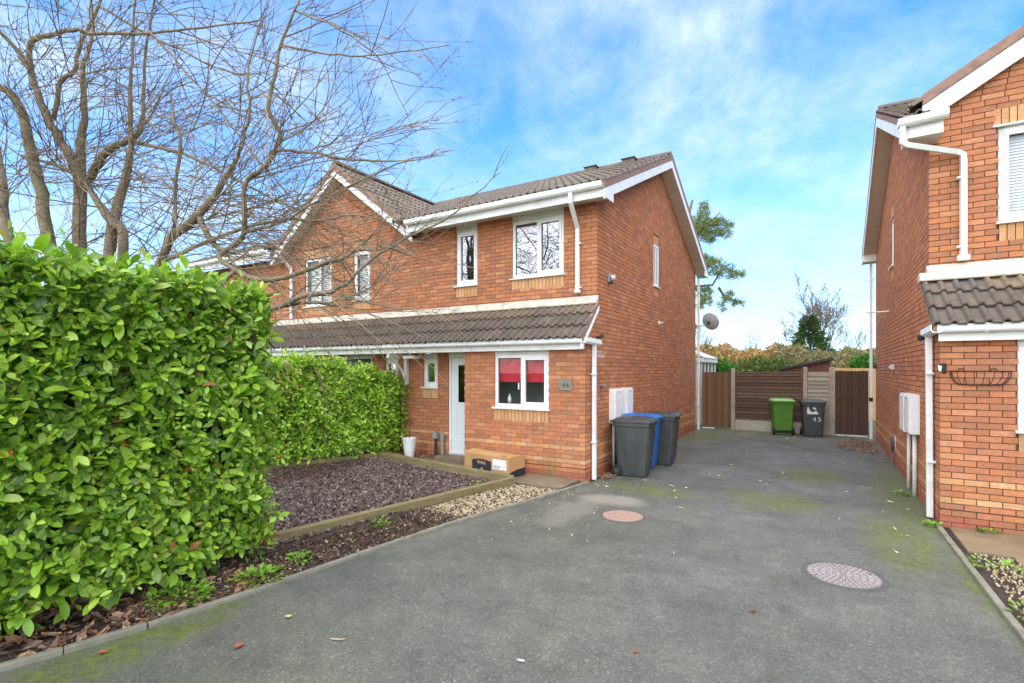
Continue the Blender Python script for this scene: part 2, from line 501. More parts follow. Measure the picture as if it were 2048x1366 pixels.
# path slab in front of the left house
sheet('path_bed', [(-9.5, 6.6), (-4.0, 6.6), (-3.34, 7.05), (-3.30, 8.0), (-5.9, 8.46), (-9.5, 8.46)], -.012, MATS['soil'])
pth = MB()
for x0, x1, y0, y1 in ((-8.05, -6.78, 7.35, 8.30), (-6.77, -5.93, 7.33, 8.455), (-5.92, -4.75, 7.25, 7.935), (-4.74, -3.5, 7.20, 7.935)):
    pth.box(x0, x1, y0, y1, -.03, .035)
po = struct(pth.build('front_path', MATS['concrete'], bevel=.006))
stp = MB().box(-6.80, -5.93, 8.12, 8.46, .03, .12)
struct(stp.build('door_step', MATS['concrete'], bevel=.01))

def edging(name, pts, w, top, step, mat):
    """edging stones along a line, each its own piece"""
    root = struct(thing(name, (pts[0][0], pts[0][1], 0), None, None))
    P = [Vector((x, y, 0)) for x, y in pts]
    for a, b in zip(P, P[1:]):
        L = (b - a).length; n = max(1, round(L / step)); d = (b - a).normalized(); nrm = Vector((-d.y, d.x, 0))
        for i in range(n):
            p = a + d * (L * i / n + .003); q = a + d * (L * (i + 1) / n - .003)
            j = Vector((random.uniform(-.004, .004), random.uniform(-.004, .004), 0)); zz = top + random.uniform(-.005, .005)
            mb = MB().prism([tuple(p + j + Vector((0, 0, -.04))), tuple(q + j + Vector((0, 0, -.04))), tuple(q + j + Vector((0, 0, zz))), tuple(p + j + Vector((0, 0, zz)))], nrm * w)
            mb.build('edging_stone', mat, root, bevel=.008)
    return root
edging('kerb', [(x - .0, y) for x, y in KERB[::-1]], .055, .035, .95, MATS['edging'])
edging('path_kerb', [(1.20, 7.90), (1.22, 5.2), (1.26, 3.0), (1.66, 0.0)], -.055, .03, .9, MATS['edging'])
sheet('path_base', [(1.24, -3), (9, -3), (9, 7.93), (1.24, 7.93)], -.014, MATS['soil'])
slabs = struct(thing('side_path', (2.2, 7, 0), None, None))
for i, (x0, x1, y0, y1) in enumerate(((1.275, 2.36, 6.98, 7.90), (2.38, 3.3, 6.98, 7.90), (1.62, 2.4, 6.2, 6.96), (2.42, 3.3, 6.2, 6.96), (1.66, 2.4, 5.4, 6.18), (2.42, 3.3, 5.4, 6.18), (1.66, 2.4, 4.6, 5.38), (2.42, 3.3, 4.6, 5.38))):
    MB().box(x0, x1, y0, y1, -.03, .012 + random.uniform(-.004, .004)).build('paving_slab', MATS['concrete_slab'], slabs, bevel=.006)

# ------------------------------------------------------------------ house kit
class Wall:
    def __init__(s, o, U, N): s.o = Vector((*o, 0)); s.U = Vector((*U, 0)); s.N = Vector((*N, 0))
    def p(s, a, d, z): return s.o + s.U * a - s.N * d + Vector((0, 0, z))
    def box(s, mb, a0, a1, d0, d1, z0, z1, col=(1, 1, 1)):
        p, q = s.p(a0, d0, z0), s.p(a1, d1, z1)
        return mb.box(p.x, q.x, p.y, q.y, z0, z1, col)

RED = [(.44,.125,.050), (.40,.118,.050), (.47,.145,.060), (.36,.105,.046), (.42,.135,.062), (.31,.100,.050), (.50,.170,.080), (.45,.130,.045), (.29,.098,.05), (.38,.120,.058)]
BUFF = [(.60,.32,.140), (.56,.29,.125), (.62,.35,.165), (.54,.285,.135)]
PLINTH = [(.38,.090,.050), (.35,.085,.048), (.40,.11,.065)]
RED = [tuple((.26 * m + .74 * c) * 1.13 for c, m in zip((r, g * 1.33, b * 1.36), (.45, .163, .076))) for r, g, b in RED]
PLINTH = [(r, g * 1.3, b * 1.3) for r, g, b in PLINTH]
def brick_shape(P, L, h, d=.1025):
    key = ('b', round(L, 3), round(h, 3), round(d, 4))
    if key not in P.shapes:
        L, h = key[1], key[2]
        P.shape(key, [(0,0,0),(L,0,0),(L,d,0),(0,d,0),(0,0,h),(L,0,h),(L,d,h),(0,d,h)],
                [(0,3,2,1),(4,5,6,7),(0,1,5,4),(1,2,6,5),(2,3,7,6),(3,0,4,7)])
    return key
def put_brick(P, W, a, z, L, h, col, jit=.002):
    d = random.uniform(-jit, jit)
    q_ = W.p(a, 0, z)
    if W.N.x > .5 and 8.15 < q_.y < 8.62 and 2.02 < z < 2.2: col = random.choice([(.55,.32,.25), (.50,.27,.20), (.60,.38,.31)])
    y = -W.N; x = W.U.copy()
    o = W.p(a, d, z)
    if x.cross(y).z < 0: x = -x; o = W.p(a + L, d, z)
    P.add(brick_shape(P, L, h), frame(o, x, y, Vector((0, 0, 1))), col, L * h, W.N)
def cut(spans, ops, mid, grow=0):
    out = list(spans)
    for a, b, z0, z1 in ops:
        if z0 - grow < mid < z1 + grow:
            n = []
            for p, q in out:
                if b + grow <= p or a - grow >= q: n.append((p, q)); continue
                if p < a - grow: n.append((p, a - grow))
                if q > b + grow: n.append((b + grow, q))
            out = n
    return out
def lay(P, core, W, k0, k1, spans, ops=(), own=0, corner=lambda z: True):
    for k in range(k0, k1):
        z = ZC + .075 * (k - 1); mid = z + .033
        for si, (a, b) in enumerate(spans(mid)):
            if b - a < .05: continue
            cor = corner(mid) and si == 0
            for p, q in cut([(a + (.008 if cor else .002), b - .004)], ops, mid, .006):
                zb, zt = z - .010, z + .066
                A, B, C, D = (W.p(p, .009, zb), W.p(q, .009, zb), W.p(q, .009, zt), W.p(p, .009, zt))
                E_, F_, G, H = (W.p(p, .095, zb), W.p(q, .095, zb), W.p(q, .095, zt), W.p(p, .095, zt))
                core.add([A, B, C, D, E_, F_, G, H], [(0,1,2,3), (0,4,7,3), (1,5,6,2), (4,5,6,7)])
            odd = (k + own) % 2
            s = a if not odd else (a + .1125 if cor else a - .1125)
            pal = PLINTH if k <= -6 else (BUFF if k in (0, -3) else RED)
            while s < b - .03:
                for p, q in cut([(max(s, a), min(s + .215, b))], ops, mid):
                    if q - p < .03: continue
                    col = random.choice(pal)
                    put_brick(P, W, p, z, q - p, .065, col)
                s += .225
def soldiers(P, W, a0, a1, z, h=.215, fan=0):
    n = max(2, round((a1 - a0) / .075)); w = (a1 - a0) / n
    for i in range(n):
        put_brick(P, W, a0 + i * w + .004, z + .004, w - .009, h - .008, random.choice(BUFF), .001)

def window(root, W, a0, a1, z0, z1, splits=(), rec=.04, sashes=(), glassm='glass', sill=True, head=None, room='room', label=None, fw=.06, depth=.7):
    m = MB()
    W.box(m, a0, a1, rec, rec + .06, z0, z0 + fw); W.box(m, a0, a1, rec, rec + .06, z1 - fw, z1)
    W.box(m, a0, a0 + fw, rec, rec + .06, z0 + fw, z1 - fw); W.box(m, a1 - fw, a1, rec, rec + .06, z0 + fw, z1 - fw)
    wo = m.build('window', MATS['upvc'], root, bevel=.004)
    if label: wo['label'] = label
    edges = [a0 + fw] + [s for s in splits] + [a1 - fw]
    for s in splits:
        W.box(MB(), 0, 0, 0, 0, 0, 0)
        m = MB(); W.box(m, s - .028, s + .028, rec + .002, rec + .058, z0 + fw, z1 - fw); m.build('mullion', MATS['upvc'], wo, bevel=.004)
    for i in range(len(edges) - 1):
        p = edges[i] + (.028 if i else 0); q = edges[i + 1] - (.028 if i < len(edges) - 2 else 0)
        zz0, zz1 = z0 + fw, z1 - fw
        if i in sashes:
            m = MB(); e = .042; f0, f1 = rec - .012, rec + .05
            W.box(m, p, q, f0, f1, zz0, zz0 + e); W.box(m, p, q, f0, f1, zz1 - e, zz1)
            W.box(m, p, p + e, f0, f1, zz0 + e, zz1 - e); W.box(m, q - e, q, f0, f1, zz0 + e, zz1 - e)
            m.build('sash', MATS['upvc'], wo, bevel=.004)
            p += e; q -= e; zz0 += e; zz1 -= e
        g = MB(); gs = .007
        W.box(g, p, q, rec + .026, rec + .040, zz0, zz0 + gs); W.box(g, p, q, rec + .026, rec + .040, zz1 - gs, zz1)
        W.box(g, p, p + gs, rec + .026, rec + .040, zz0 + gs, zz1 - gs); W.box(g, q - gs, q, rec + .026, rec + .040, zz0 + gs, zz1 - gs)
        g.build('gasket', MATS['rubber'], wo)
        m = MB(); m.add([W.p(p, rec + .033, zz0), W.p(q, rec + .033, zz0), W.p(q, rec + .033, zz1), W.p(p, rec + .033, zz1)], [(0, 1, 2, 3)]); m.build('pane', MATS[glassm], wo)
    if sill:
        m = MB()
        pts = [W.p(a0 - .03, -.045, z0 - .035), W.p(a0 - .03, -.045, z0 - .012), W.p(a0 - .03, rec + .05, z0 + .004), W.p(a0 - .03, rec + .05, z0 - .035)]
        m.prism(pts, W.U * (a1 - a0 + .06)); m.build('sill', MATS['upvc'], wo, bevel=.003)
    if head:
        m = MB(); W.box(m, a0 - .01, a1 + .01, rec - .01, rec + .06, z1 + .002, head); m.build('head_board', MATS['upvc_aged'], wo)
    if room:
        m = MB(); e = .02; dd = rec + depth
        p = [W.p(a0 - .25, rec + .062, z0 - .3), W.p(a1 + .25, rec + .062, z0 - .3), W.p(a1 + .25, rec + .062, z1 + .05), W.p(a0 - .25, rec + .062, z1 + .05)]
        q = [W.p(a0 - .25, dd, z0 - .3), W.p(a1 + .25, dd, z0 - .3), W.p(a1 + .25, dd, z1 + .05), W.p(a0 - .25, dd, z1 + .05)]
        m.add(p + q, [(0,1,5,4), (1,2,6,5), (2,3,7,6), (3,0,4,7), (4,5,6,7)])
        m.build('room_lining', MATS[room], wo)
    return wo

# double roman tile: two rolls, lip at the lower edge
def tile_shape(P, key='tile', w=.30, L=.42):
    xs = np.linspace(0, w, 17)
    def prof(x):
        ph = (x / .15) % 1.0
        return .042 * math.sin(math.pi * ph / .5) ** .8 if ph < .5 else .0
    V, F = [], []
    n = len(xs)
    for yy, lift in ((0, .050), (L, .008)):
        for x in xs: V.append((x, yy, lift + prof(x)))
    for x in xs: V.append((x, 0.0, .026 + prof(x)))
    for i in range(n - 1):
        F.append((i, i + 1, n + i + 1, n + i)); F.append((2 * n + i, 2 * n + i + 1, i + 1, i))
    V += [(0, 0, .005), (0, L, -.02), (w, 0, .005), (w, L, -.02)]
    F.append((3*n, 0, n, 3*n+1)); F.append((n-1, 3*n+2, 3*n+3, 2*n-1))
    P.shape(key, V, F)
TILE_D = [(.120,.092,.068), (.115,.089,.066), (.125,.096,.071), (.110,.085,.064)]
TILE_G = [(.190,.150,.112), (.178,.142,.107), (.200,.158,.118), (.170,.135,.104)]
def tiles(P, o, A, S, ncol, nrow, gauge, pal, keep=None, top=None):
    A = Vector(A).normalized(); S = Vector(S).normalized(); N = A.cross(S)
    for r in range(nrow):
        for c in range(ncol):
            p = Vector(o) + A * (.30 * c) + S * (gauge * r)
            ctr = p + A * .15 + S * .17
            if keep and not keep(ctr): continue
            j = N * random.uniform(-.003, .003) + S * random.uniform(-.004, .004)
            col = random.choice(top if (top and r == nrow - 1) else pal)
            P.add('tile', frame(p + j, A, S, N), col, .1, N if N.z > 0 else -N)

def strip(name, poly, vec, mat, parent, bevel=.004):
    return MB().prism(poly, vec).build(name, MATS[mat], parent, bevel=bevel)
def gutter(root, p0, p1, out, r=.058, mat='upvc', name='gutter', brackets=0):
    """channel gutter from p0 to p1 (top rear edge), out = direction away from the fascia"""
    p0, p1, out = Vector(p0), Vector(p1), Vector(out)
    Zv = Vector((0, 0, 1)); w = 2 * r
    prof = [(0, 0), (0, -.070), (.022, -.092), (w - .022, -.092), (w, -.066), (w, .004), (w - .012, .006), (w - .010, -.006), (w - .010, -.062), (w - .026, -.084), (.026, -.084), (.008, -.064), (.008, 0)]
    g = MB().prism([p0 + out * a + Zv * b for a, b in prof], p1 - p0).build(name, MATS[mat], root)
    for i in range(brackets):
        q = p0.lerp(p1, (i + .5) / brackets); d = (p1 - p0).normalized() * .022
        prof2 = [(-.004, -.02), (-.004, -.074), (.018, -.099), (w - .018, -.099), (w + .006, -.068), (w + .006, .010), (w - .006, .010), (w - .002, -.064), (w - .022, -.092), (.022, -.092), (.002, -.070), (.002, -.02)]
        MB().prism([q + out * a + Zv * b for a, b in prof2], d).build('gutter_bracket', MATS[mat], g)
    return g
def downpipe(root, pts, s=.033, mat='upvc', clips=(), shoe=None):
    """square pipe through the points"""
    mb = MB().tube(pts, s * 1.414, 4, square=True)
    o = mb.build('downpipe', MATS[mat], root, bevel=.006)
    for (x, y, z, dx, dy) in clips:
        MB().box(x - s - .006 - (dx < 0) * .03, x + s + .006 + (dx > 0) * .03, y - s - .006 - (dy < 0) * .03, y + s + .006 + (dy > 0) * .03, z - .012, z + .012).build('pipe_clip', MATS[mat], o, bevel=.003)
    return o
def ridge_run(root, p0, p1, r=.12, L=.45):
    p0, p1 = Vector(p0), Vector(p1); d = (p1 - p0).normalized(); n = int((p1 - p0).length / L)
    side = d.cross(Vector((0, 0, 1)))
    for i in range(n):
        a = p0 + d * (L * i + .004); k = 7
        prof = [side * (r * math.cos(math.pi * j / k)) + Vector((0, 0, r * .75 * math.sin(math.pi * j / k) + random.uniform(-.003, .003) - .05)) for j in range(k + 1)]
        MB().prism([a + q for q in prof], d * (L - .008)).build('ridge_tile', MATS['ridge'], root)

# ------------------------------------------------------------------ left house
house = thing('brick_house', (-8, 12, 0), 'semi-detached brick house with front gable, satellite dish side wall and red kitchen blind', 'house', 'brick houses either side of the drive')
P = Pieces(); core = MB()
RG_Y, RG_Z, EV_Y, EV_Z = 12.53, 7.02, 8.06, 5.00     # main ridge and eaves line of the tiles
SL = (RG_Z - EV_Z) / (RG_Y - EV_Y)
def side_spans(yf, yu, yb):
    def f(z):
        if z < 2.30: a = 0
        elif z < 3.02: a = (z - 2.30) / .72 * (yu - yf)
        else: a = yu - yf
        b = yb - yf
        if z > 4.93:
            g = (z - 4.93) / SL
            a = max(a, EV_Y - yf + .12 + g); b = min(b, 2 * RG_Y - EV_Y - yf - .12 - g)
        return [(a, b)] if b > a else []
    return f
Wside = Wall((XL, YF), (0, 1), (1, 0))
sw = (4.05, 4.45, 3.86, 4.83)       # small landing window: a0 a1 z0 z1
lay(P, core, Wside, -8, 84, side_spans(YF, YL, YB), [(sw[0], sw[1], sw[2] - .22, sw[3] + .22)], own=1, corner=lambda z: z < 2.3 or 3.02 < z < 4.9)
Wf = Wall((XL, YL), (-1, 0), (0, -1))
u = lambda X: XL - X
GX, GZ, GS = -9.93, 6.72, .755
def front_spans(z):
    if z < 2.95: return [(u(-5.93), u(-16.5))]
    if z < 4.88: return [(0, u(-16.5))]
    h = (GZ - .14 - z) / GS
    return [(u(GX + h), u(GX - h))] if h > .05 else []
w1 = (u(-4.047), u(-5.158), 3.64, 4.73); w2 = (u(-5.973), u(-6.517), 3.61, 4.72)
g1 = (u(-10.348), u(-11.381), 3.49, 4.68); g2 = (u(-9.03), u(-9.584), 3.53, 4.68)
rw = (u(-7.0), u(-7.405), 1.51, 2.11); nw = (u(-8.137), u(-8.554), 1.53, 2.11)
dr = (u(-5.80), u(-6.72), .12, 2.19); nd = (u(-8.95), u(-9.90), .12, 2.19)
ops = [(w1[0], w1[1], w1[2] - .22, 4.9), (w2[0], w2[1], w2[2] - .22, 4.9), (g1[0], g1[1], g1[2] - .22, g1[3] + .22), (g2[0], g2[1], g2[2] - .22, g2[3] + .22),
       (rw[0], rw[1], rw[2] - .22, 2.3), (nw[0], nw[1], nw[2] - .22, 2.3), (dr[0], dr[1], -.1, 2.3), (nd[0], nd[1], -.1, 2.3)]
lay(P, core, Wf, -8, 84, front_spans, ops, own=0, corner=lambda z: 2.95 < z < 4.88)
for w in (w1, w2, g1, g2, rw, nw): soldiers(P, Wf, w[0], w[1], w[2] - .25)
for w in (g1, g2): soldiers(P, Wf, w[0] - .02, w[1] + .02, w[3] + .01)
soldiers(P, Wside, sw[0], sw[1], sw[2] - .25); soldiers(P, Wside, sw[0], sw[1], sw[3] + .005)
Wb = Wall((XL, YF), (-1, 0), (0, -1))
bw = (u(-4.085), u(-5.218), 1.195, 2.15)
coreb = MB()
lay(P, coreb, Wb, -8, 24, lambda z: [(0, 2.5)] if z < 2.26 else [], [(bw[0], bw[1], bw[2] - .22, 2.4)], own=0)
soldiers(P, Wb, bw[0], bw[1], bw[2] - .25)
Wr = Wall((-5.90, YF), (0, 1), (-1, 0))
lay(P, core, Wr, -8, 24, lambda z: [(.115, .53)] if z < 2.26 else [], own=0, corner=lambda z: False)
P.finish('brick', 'brickwork', MATS['brick'], house, 300)
core.build('mortar_bed', MATS['mortar'], house)
coreb.build('mortar_bed', MATS['mortar_pale'], house)
for W, a, b in ((Wside, 0, 8.66), (Wb, 0, 2.5)):
    m = MB(); W.box(m, a - .004, b, -.004, .02, ZC - .379, ZC - .372); m.build('damp_course', MATS['dpc'], house)

# windows and doors
window(house, Wf, *w1, splits=(u(-4.60),), sashes=(0,), head=4.86)
window(house, Wf, *w2, sashes=(0,), head=4.86)
for g, sp in ((g1, (u(-10.86),)), (g2, ())):
    wo = window(house, Wf, *g, splits=sp, glassm='glass_clear', fw=.05, sashes=(0,))
    m = MB(); n = 22
    for i in range(n):
        zz = g[2] + .07 + (g[3] - g[2] - .14) * (i + .5) / n
        q = [Wf.p(g[0] + .05, .15, zz - .022), Wf.p(g[0] + .05, .158, zz - .022), Wf.p(g[0] + .05, .185, zz + .022), Wf.p(g[0] + .05, .177, zz + .022)]
        MB().prism(q, Wf.U * (g[1] - g[0] - .1)).build('blind_slat', MATS['white_slat'], wo)
window(house, Wside, *sw, rec=-.006, splits=((sw[0] + sw[1]) / 2,), fw=.05)
wo = window(house, Wb, *bw, splits=(u(-4.64),), sashes=(0,), head=2.24, glassm='glass_low')
for a, b, l in ((u(-4.15), u(-4.60), .50), (u(-4.68), u(-5.16), .50)):
    m = MB(); Wb.box(m, a - .03, b + .03, .16, .164, bw[3] - l, bw[3] - .02); m.build('roller_blind', MATS['red_blind'], wo)
m = MB(); m.lathe([(.03, 1.26), (.034, 1.30), (.034, 1.36), (.012, 1.40), (.012, 1.43)], -5.0, YF + .2, 10); m.build('soap_bottle', MATS['white_paint'], wo, smooth=True)
m = MB(); Wb.box(m, u(-4.70) - .01, u(-4.70) + .01, .015, .028, 1.52, 1.64); m.build('window_handle', MATS['upvc'], wo)
window(house, Wf, *rw, sashes=(0,), head=2.22); window(house, Wf, *nw, sashes=(0,), head=2.22)
# curtain seen through the large upstairs window
cur = MB()
for i in range(14):
    a = u(-5.02) - .30 * i / 13; b = u(-5.02) - .30 * (i + 1) / 13
for i in range(13):
    xa, xb = -5.0 + .027 * i, -5.0 + .027 * (i + 1); ya, yb = YL + .28 + .02 * (i % 2), YL + .28 + .02 * ((i + 1) % 2)
    top = 4.55 - abs(i - 6) * .03
    cur.add([(xa, ya, 3.66), (xb, yb, 3.66), (xb, yb, top), (xa, ya, top)], [(0, 1, 2, 3)])
co = cur.build('hanging_robe', MATS['pink_towel'], house)

def door(root, W, a0, a1, z0, z1, glassm, dark=False):
    m = MB(); rec = .03
    W.box(m, a0, a0 + .06, rec, rec + .08, z0, z1); W.box(m, a1 - .06, a1, rec, rec + .08, z0, z1); W.box(m, a0 + .06, a1 - .06, rec, rec + .08, z1 - .06, z1)
    W.box(m, a0 - .02, a1 + .02, rec - .02, rec + .1, z0 - .03, z0)
    fo = m.build('door_frame', MATS['upvc'], root, bevel=.004)
    p, q = a0 + .065, a1 - .065; g0, g1_ = p + .10, q - .14
    zg0, zg1 = z0 + 1.08, z1 - .22
    m = MB(); d0, d1 = rec + .012, rec + .056
    W.box(m, p, q, d0, d1, z0 + .01, zg0); W.box(m, p, q, d0, d1, zg1, z1 - .065)
    W.box(m, p, g0 if dark else p + .42, d0, d1, zg0, zg1); W.box(m, q - .16, q, d0, d1, zg0, zg1)
    do = m.build('door', MATS['door_white'] if not dark else MATS['black_plastic'], root, bevel=.004)
    m = MB(); W.box(m, p + .1, q - .1, d0 + .02, d0 + .024, zg0, zg1); m.build('door_glass', MATS[glassm], do)
    m = MB(); pa, pb = p + .12, q - .12
    for zz0, zz1 in ((z0 + .14, z0 + .30), (z0 + .36, z0 + .98)):
        W.box(m, pa, pb, d0 - .006, d0, zz0, zz0 + .02); W.box(m, pa, pb, d0 - .006, d0, zz1 - .02, zz1)
        W.box(m, pa, pa + .02, d0 - .006, d0, zz0 + .02, zz1 - .02); W.box(m, pb - .02, pb, d0 - .006, d0, zz0 + .02, zz1 - .02)
    W.box(m, q - .18, q - .14, d0 - .008, d0, zg0 - .02, zg1 + .02); W.box(m, p + .40, p + .44, d0 - .008, d0, zg0 - .02, zg1 + .02)
    m.build('door_moulding', MATS['door_white'] if not dark else MATS['black_plastic'], do, bevel=.003)
    c = W.p(p + .34, d0, z0 + 1.0)
    m = MB().tube([c, c + W.N * .05], [.018, .032], 12); m.build('door_knob', MATS['brass'], do, smooth=True)
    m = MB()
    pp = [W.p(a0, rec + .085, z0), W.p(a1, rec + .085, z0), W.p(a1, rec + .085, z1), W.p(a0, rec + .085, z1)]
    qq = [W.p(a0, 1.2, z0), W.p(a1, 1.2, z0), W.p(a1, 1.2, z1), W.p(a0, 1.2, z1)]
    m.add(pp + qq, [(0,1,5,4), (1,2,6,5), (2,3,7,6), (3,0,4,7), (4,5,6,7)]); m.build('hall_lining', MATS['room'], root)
    m = MB(); W.box(m, a0 - .01, a1 + .01, rec - .02, rec + .07, z1 + .002, 2.30); m.build('door_head', MATS['upvc_aged'], root)
door(house, Wf, *dr, 'glass_door'); door(house, Wf, *nd, 'glass_door', True)

# roofs
P = Pieces(); tile_shape(P)
VX = -3.10
gz = lambda X: GZ - GS * abs(X - GX)
mz = lambda Y: EV_Z + SL * (Y - EV_Y)
# lean-to over bay and porch
LT0, LT1 = Vector((VX - .26, 7.70, 2.375)), Vector((VX - .26, YL - .01, 3.055))
S_lt = (LT1 - LT0).normalized()
tiles(P, LT0 + Vector((-.30 * 32 + .0, 0, 0)), (1, 0, 0), S_lt, 32, 3, .335, TILE_D, None, [(.17,.122,.083), (.155,.115,.08), (.18,.13,.088), (.135,.102,.075)])
# main front slope
S_m = Vector((0, RG_Y - EV_Y, RG_Z - EV_Z)).normalized()
tiles(P, (VX - .30 * 44, EV_Y, EV_Z), (1, 0, 0), S_m, 44, 15, .325, TILE_G, lambda c: c.z > gz(c.x) - .10 or abs(c.x - GX) > 2.6)
# cross gable slopes
S_g = Vector((-1, 0, GS)).normalized()
tiles(P, (GX + 2.48, 8.17, GZ - 2.48 * GS), (0, 1, 0), S_g, 13, 9, .335, TILE_G, lambda c: c.z > mz(c.y) - .12)
S_h = Vector((1, 0, GS)).normalized()
tiles(P, (GX - 2.48, 8.17 + .30 * 13, GZ - 2.48 * GS), (0, -1, 0), S_h, 13, 9, .335, TILE_G, lambda c: c.z > mz(c.y) - .12)
P.finish('roof_tile', 'roof_tiles', MATS['roof_tile'], house, 300)
dk = MB()
for xa, xb, yq in ((VX - .02, GX + 2.36, EV_Y + .03), (GX + 2.355, GX - 2.355, YL + .12), (GX - 2.36, VX - 13.2, EV_Y + .03)):
    zq = EV_Z + SL * (yq - EV_Y)
    dk.prism([(xa, yq, zq - .03), (xa, RG_Y, RG_Z - .03), (xa, 2 * RG_Y - EV_Y, EV_Z - .03), (xa, 2 * RG_Y - EV_Y, EV_Z - .06), (xa, RG_Y, RG_Z - .08), (xa, yq, zq - .08)], (xb - xa, 0, 0))
dk.prism([(GX - 2.46, 8.22, GZ - 2.46 * GS - .03), (GX, 8.22, GZ - .03), (GX + 2.46, 8.22, GZ - 2.46 * GS - .03), (GX + 2.46, 8.22, GZ - 2.46 * GS - .08), (GX, 8.22, GZ - .09), (GX - 2.46, 8.22, GZ - 2.46 * GS - .08)], (0, 4.2, 0))
dk.prism([tuple(LT0 + Vector((-.02, .03, -.02))), tuple(LT1 + Vector((-.02, .0, -.02))), tuple(LT1 + Vector((-.02, 0, -.06))), tuple(LT0 + Vector((-.02, .03, -.06)))], (-9.6, 0, 0))
dk.build('roof_deck', MATS['deck'], house)
m = MB()
m.prism([(VX - .03, 2 * RG_Y - EV_Y + .02, EV_Z - .02), (VX - .03, RG_Y, RG_Z - .0), (VX - .03, RG_Y, RG_Z + .045), (VX - .03, 2 * RG_Y - EV_Y + .02, EV_Z + .04)], (-13.2, 0, 0)); m.build('rear_roof', MATS['roof_tile'], house)
ridge_run(house, (VX - .03, RG_Y, RG_Z + .075), (-16.2, RG_Y, RG_Z + .075))
ridge_run(house, (GX, 8.20, GZ + .09), (GX, 12.0, GZ + .09))
for X in (-4.10, -5.1):
    m = MB(); m.box(X - .15, X + .15, RG_Y - .30, RG_Y - .05, RG_Z - .08, RG_Z + .045); vo = m.build('roof_vent', MATS['ridge'], house, bevel=.01)
    MB().box(X - .18, X + .18, RG_Y - .34, RG_Y - .02, RG_Z + .045, RG_Z + .065).build('vent_cap', MATS['ridge'], vo, bevel=.006)
# verge: mortar band and bargeboards on the drive-side gable
def slope_strip(name, x0, x1, lo, hi, mat, yoff=0, rear=True, front=True, bev=.004):
    for s in ([1] if front else []) + ([-1] if rear else []):
        ya = RG_Y - s * (RG_Y - EV_Y + yoff); za = EV_Z - yoff * SL
        MB().prism([(x0, ya, za + lo), (x0, RG_Y, RG_Z + lo), (x0, RG_Y, RG_Z + hi), (x0, ya, za + hi)], (x1 - x0, 0, 0)).build(name, MATS[mat], house, bevel=bev)
slope_strip('verge', VX + .0, VX - .05, -.105, .045, 'verge_mortar')
slope_strip('bargeboard', VX - .005, VX - .030, -.285, -.107, 'upvc', -.02)
slope_strip('soffit', VX - .032, XL - .02, -.27, -.255, 'soffit', -.05)
# boxed ends of the bargeboards
for s, nm in ((1, 'f'), (-1, 'r')):
    ye = RG_Y - s * (RG_Y - EV_Y); yi = ye + s * .44
    MB().prism([(VX - .004, ye + s * .01, EV_Z - .10), (VX - .004, ye + s * .01, EV_Z - .235), (VX - .004, yi, EV_Z - .235), (VX - .004, yi, EV_Z + .05), ], (-.030, 0, 0)).build('barge_end', MATS['upvc'], house, bevel=.004)
# eaves: fascia, soffit, gutter
MB().box(-7.52, VX - .035, EV_Y + .015, EV_Y + .035, EV_Z - .235, EV_Z - .02).build('fascia', MATS['upvc'], house, bevel=.004)
MB().box(-7.52, VX - .035, EV_Y + .036, YL + .02, EV_Z - .160, EV_Z - .145).build('soffit', MATS['soffit'], house)
for i in range(60):
    x = VX - .1 - i * .0725
    if i % 2 == 0: MB().box(x - .028, x, EV_Y + .05, EV_Y + .066, EV_Z - .1615, EV_Z - .1602).build('soffit_vent', MATS['deck'], house)
MB().box(-16.2, GX - 2.40, EV_Y + .015, EV_Y + .035, EV_Z - .235, EV_Z - .02).build('fascia', MATS['upvc'], house, bevel=.004)
gutter(house, (VX - .02, EV_Y + .012, EV_Z - .005), (-7.50, EV_Y + .012, EV_Z - .005), (0, -1, 0), brackets=6)
gutter(house, (GX - 2.42, EV_Y + .012, EV_Z - .005), (-16.2, EV_Y + .012, EV_Z - .005), (0, -1, 0), brackets=4)
downpipe(house, [(-3.70, EV_Y - .045, EV_Z - .08), (-3.70, EV_Y - .045, EV_Z - .26), (-3.745, YL - .055, EV_Z - .60), (-3.745, YL - .055, 3.30)], clips=[(-3.745, YL - .055, 4.12, 1, 0), (-3.745, YL - .055, 3.34, 1, 0)])
downpipe(house, [(-11.95, EV_Y - .03, EV_Z - .1), (-11.85, YL - .05, EV_Z - .5), (-11.85, YL - .05, 3.2)], clips=[(-11.85, YL - .05, 4.2, 1, 0)])
MB().box(-3.80, -3.69, YL - .10, YL - .02, 3.245, 3.30).build('pipe_shoe', MATS['upvc_aged'], house, bevel=.008)
# gable barge boards
for s in (1, -1):
    a, b = (GX, 8.17, GZ), (GX + s * 2.46, 8.17, GZ - 2.46 * GS)
    for nm, lo, hi, y0, y1, mt in (('bargeboard', -.27, -.10, 8.185, 8.21, 'upvc'), ('verge', -.10, .05, 8.16, 8.22, 'verge_mortar'), ('soffit', -.25, -.235, 8.212, YL + .02, 'soffit')):
        MB().prism([(a[0], y0, a[2] + lo), (b[0], y0, b[2] + lo), (b[0], y0, b[2] + hi), (a[0], y0, a[2] + hi)], (0, y1 - y0, 0)).build(nm, MATS[mt], house, bevel=.004)
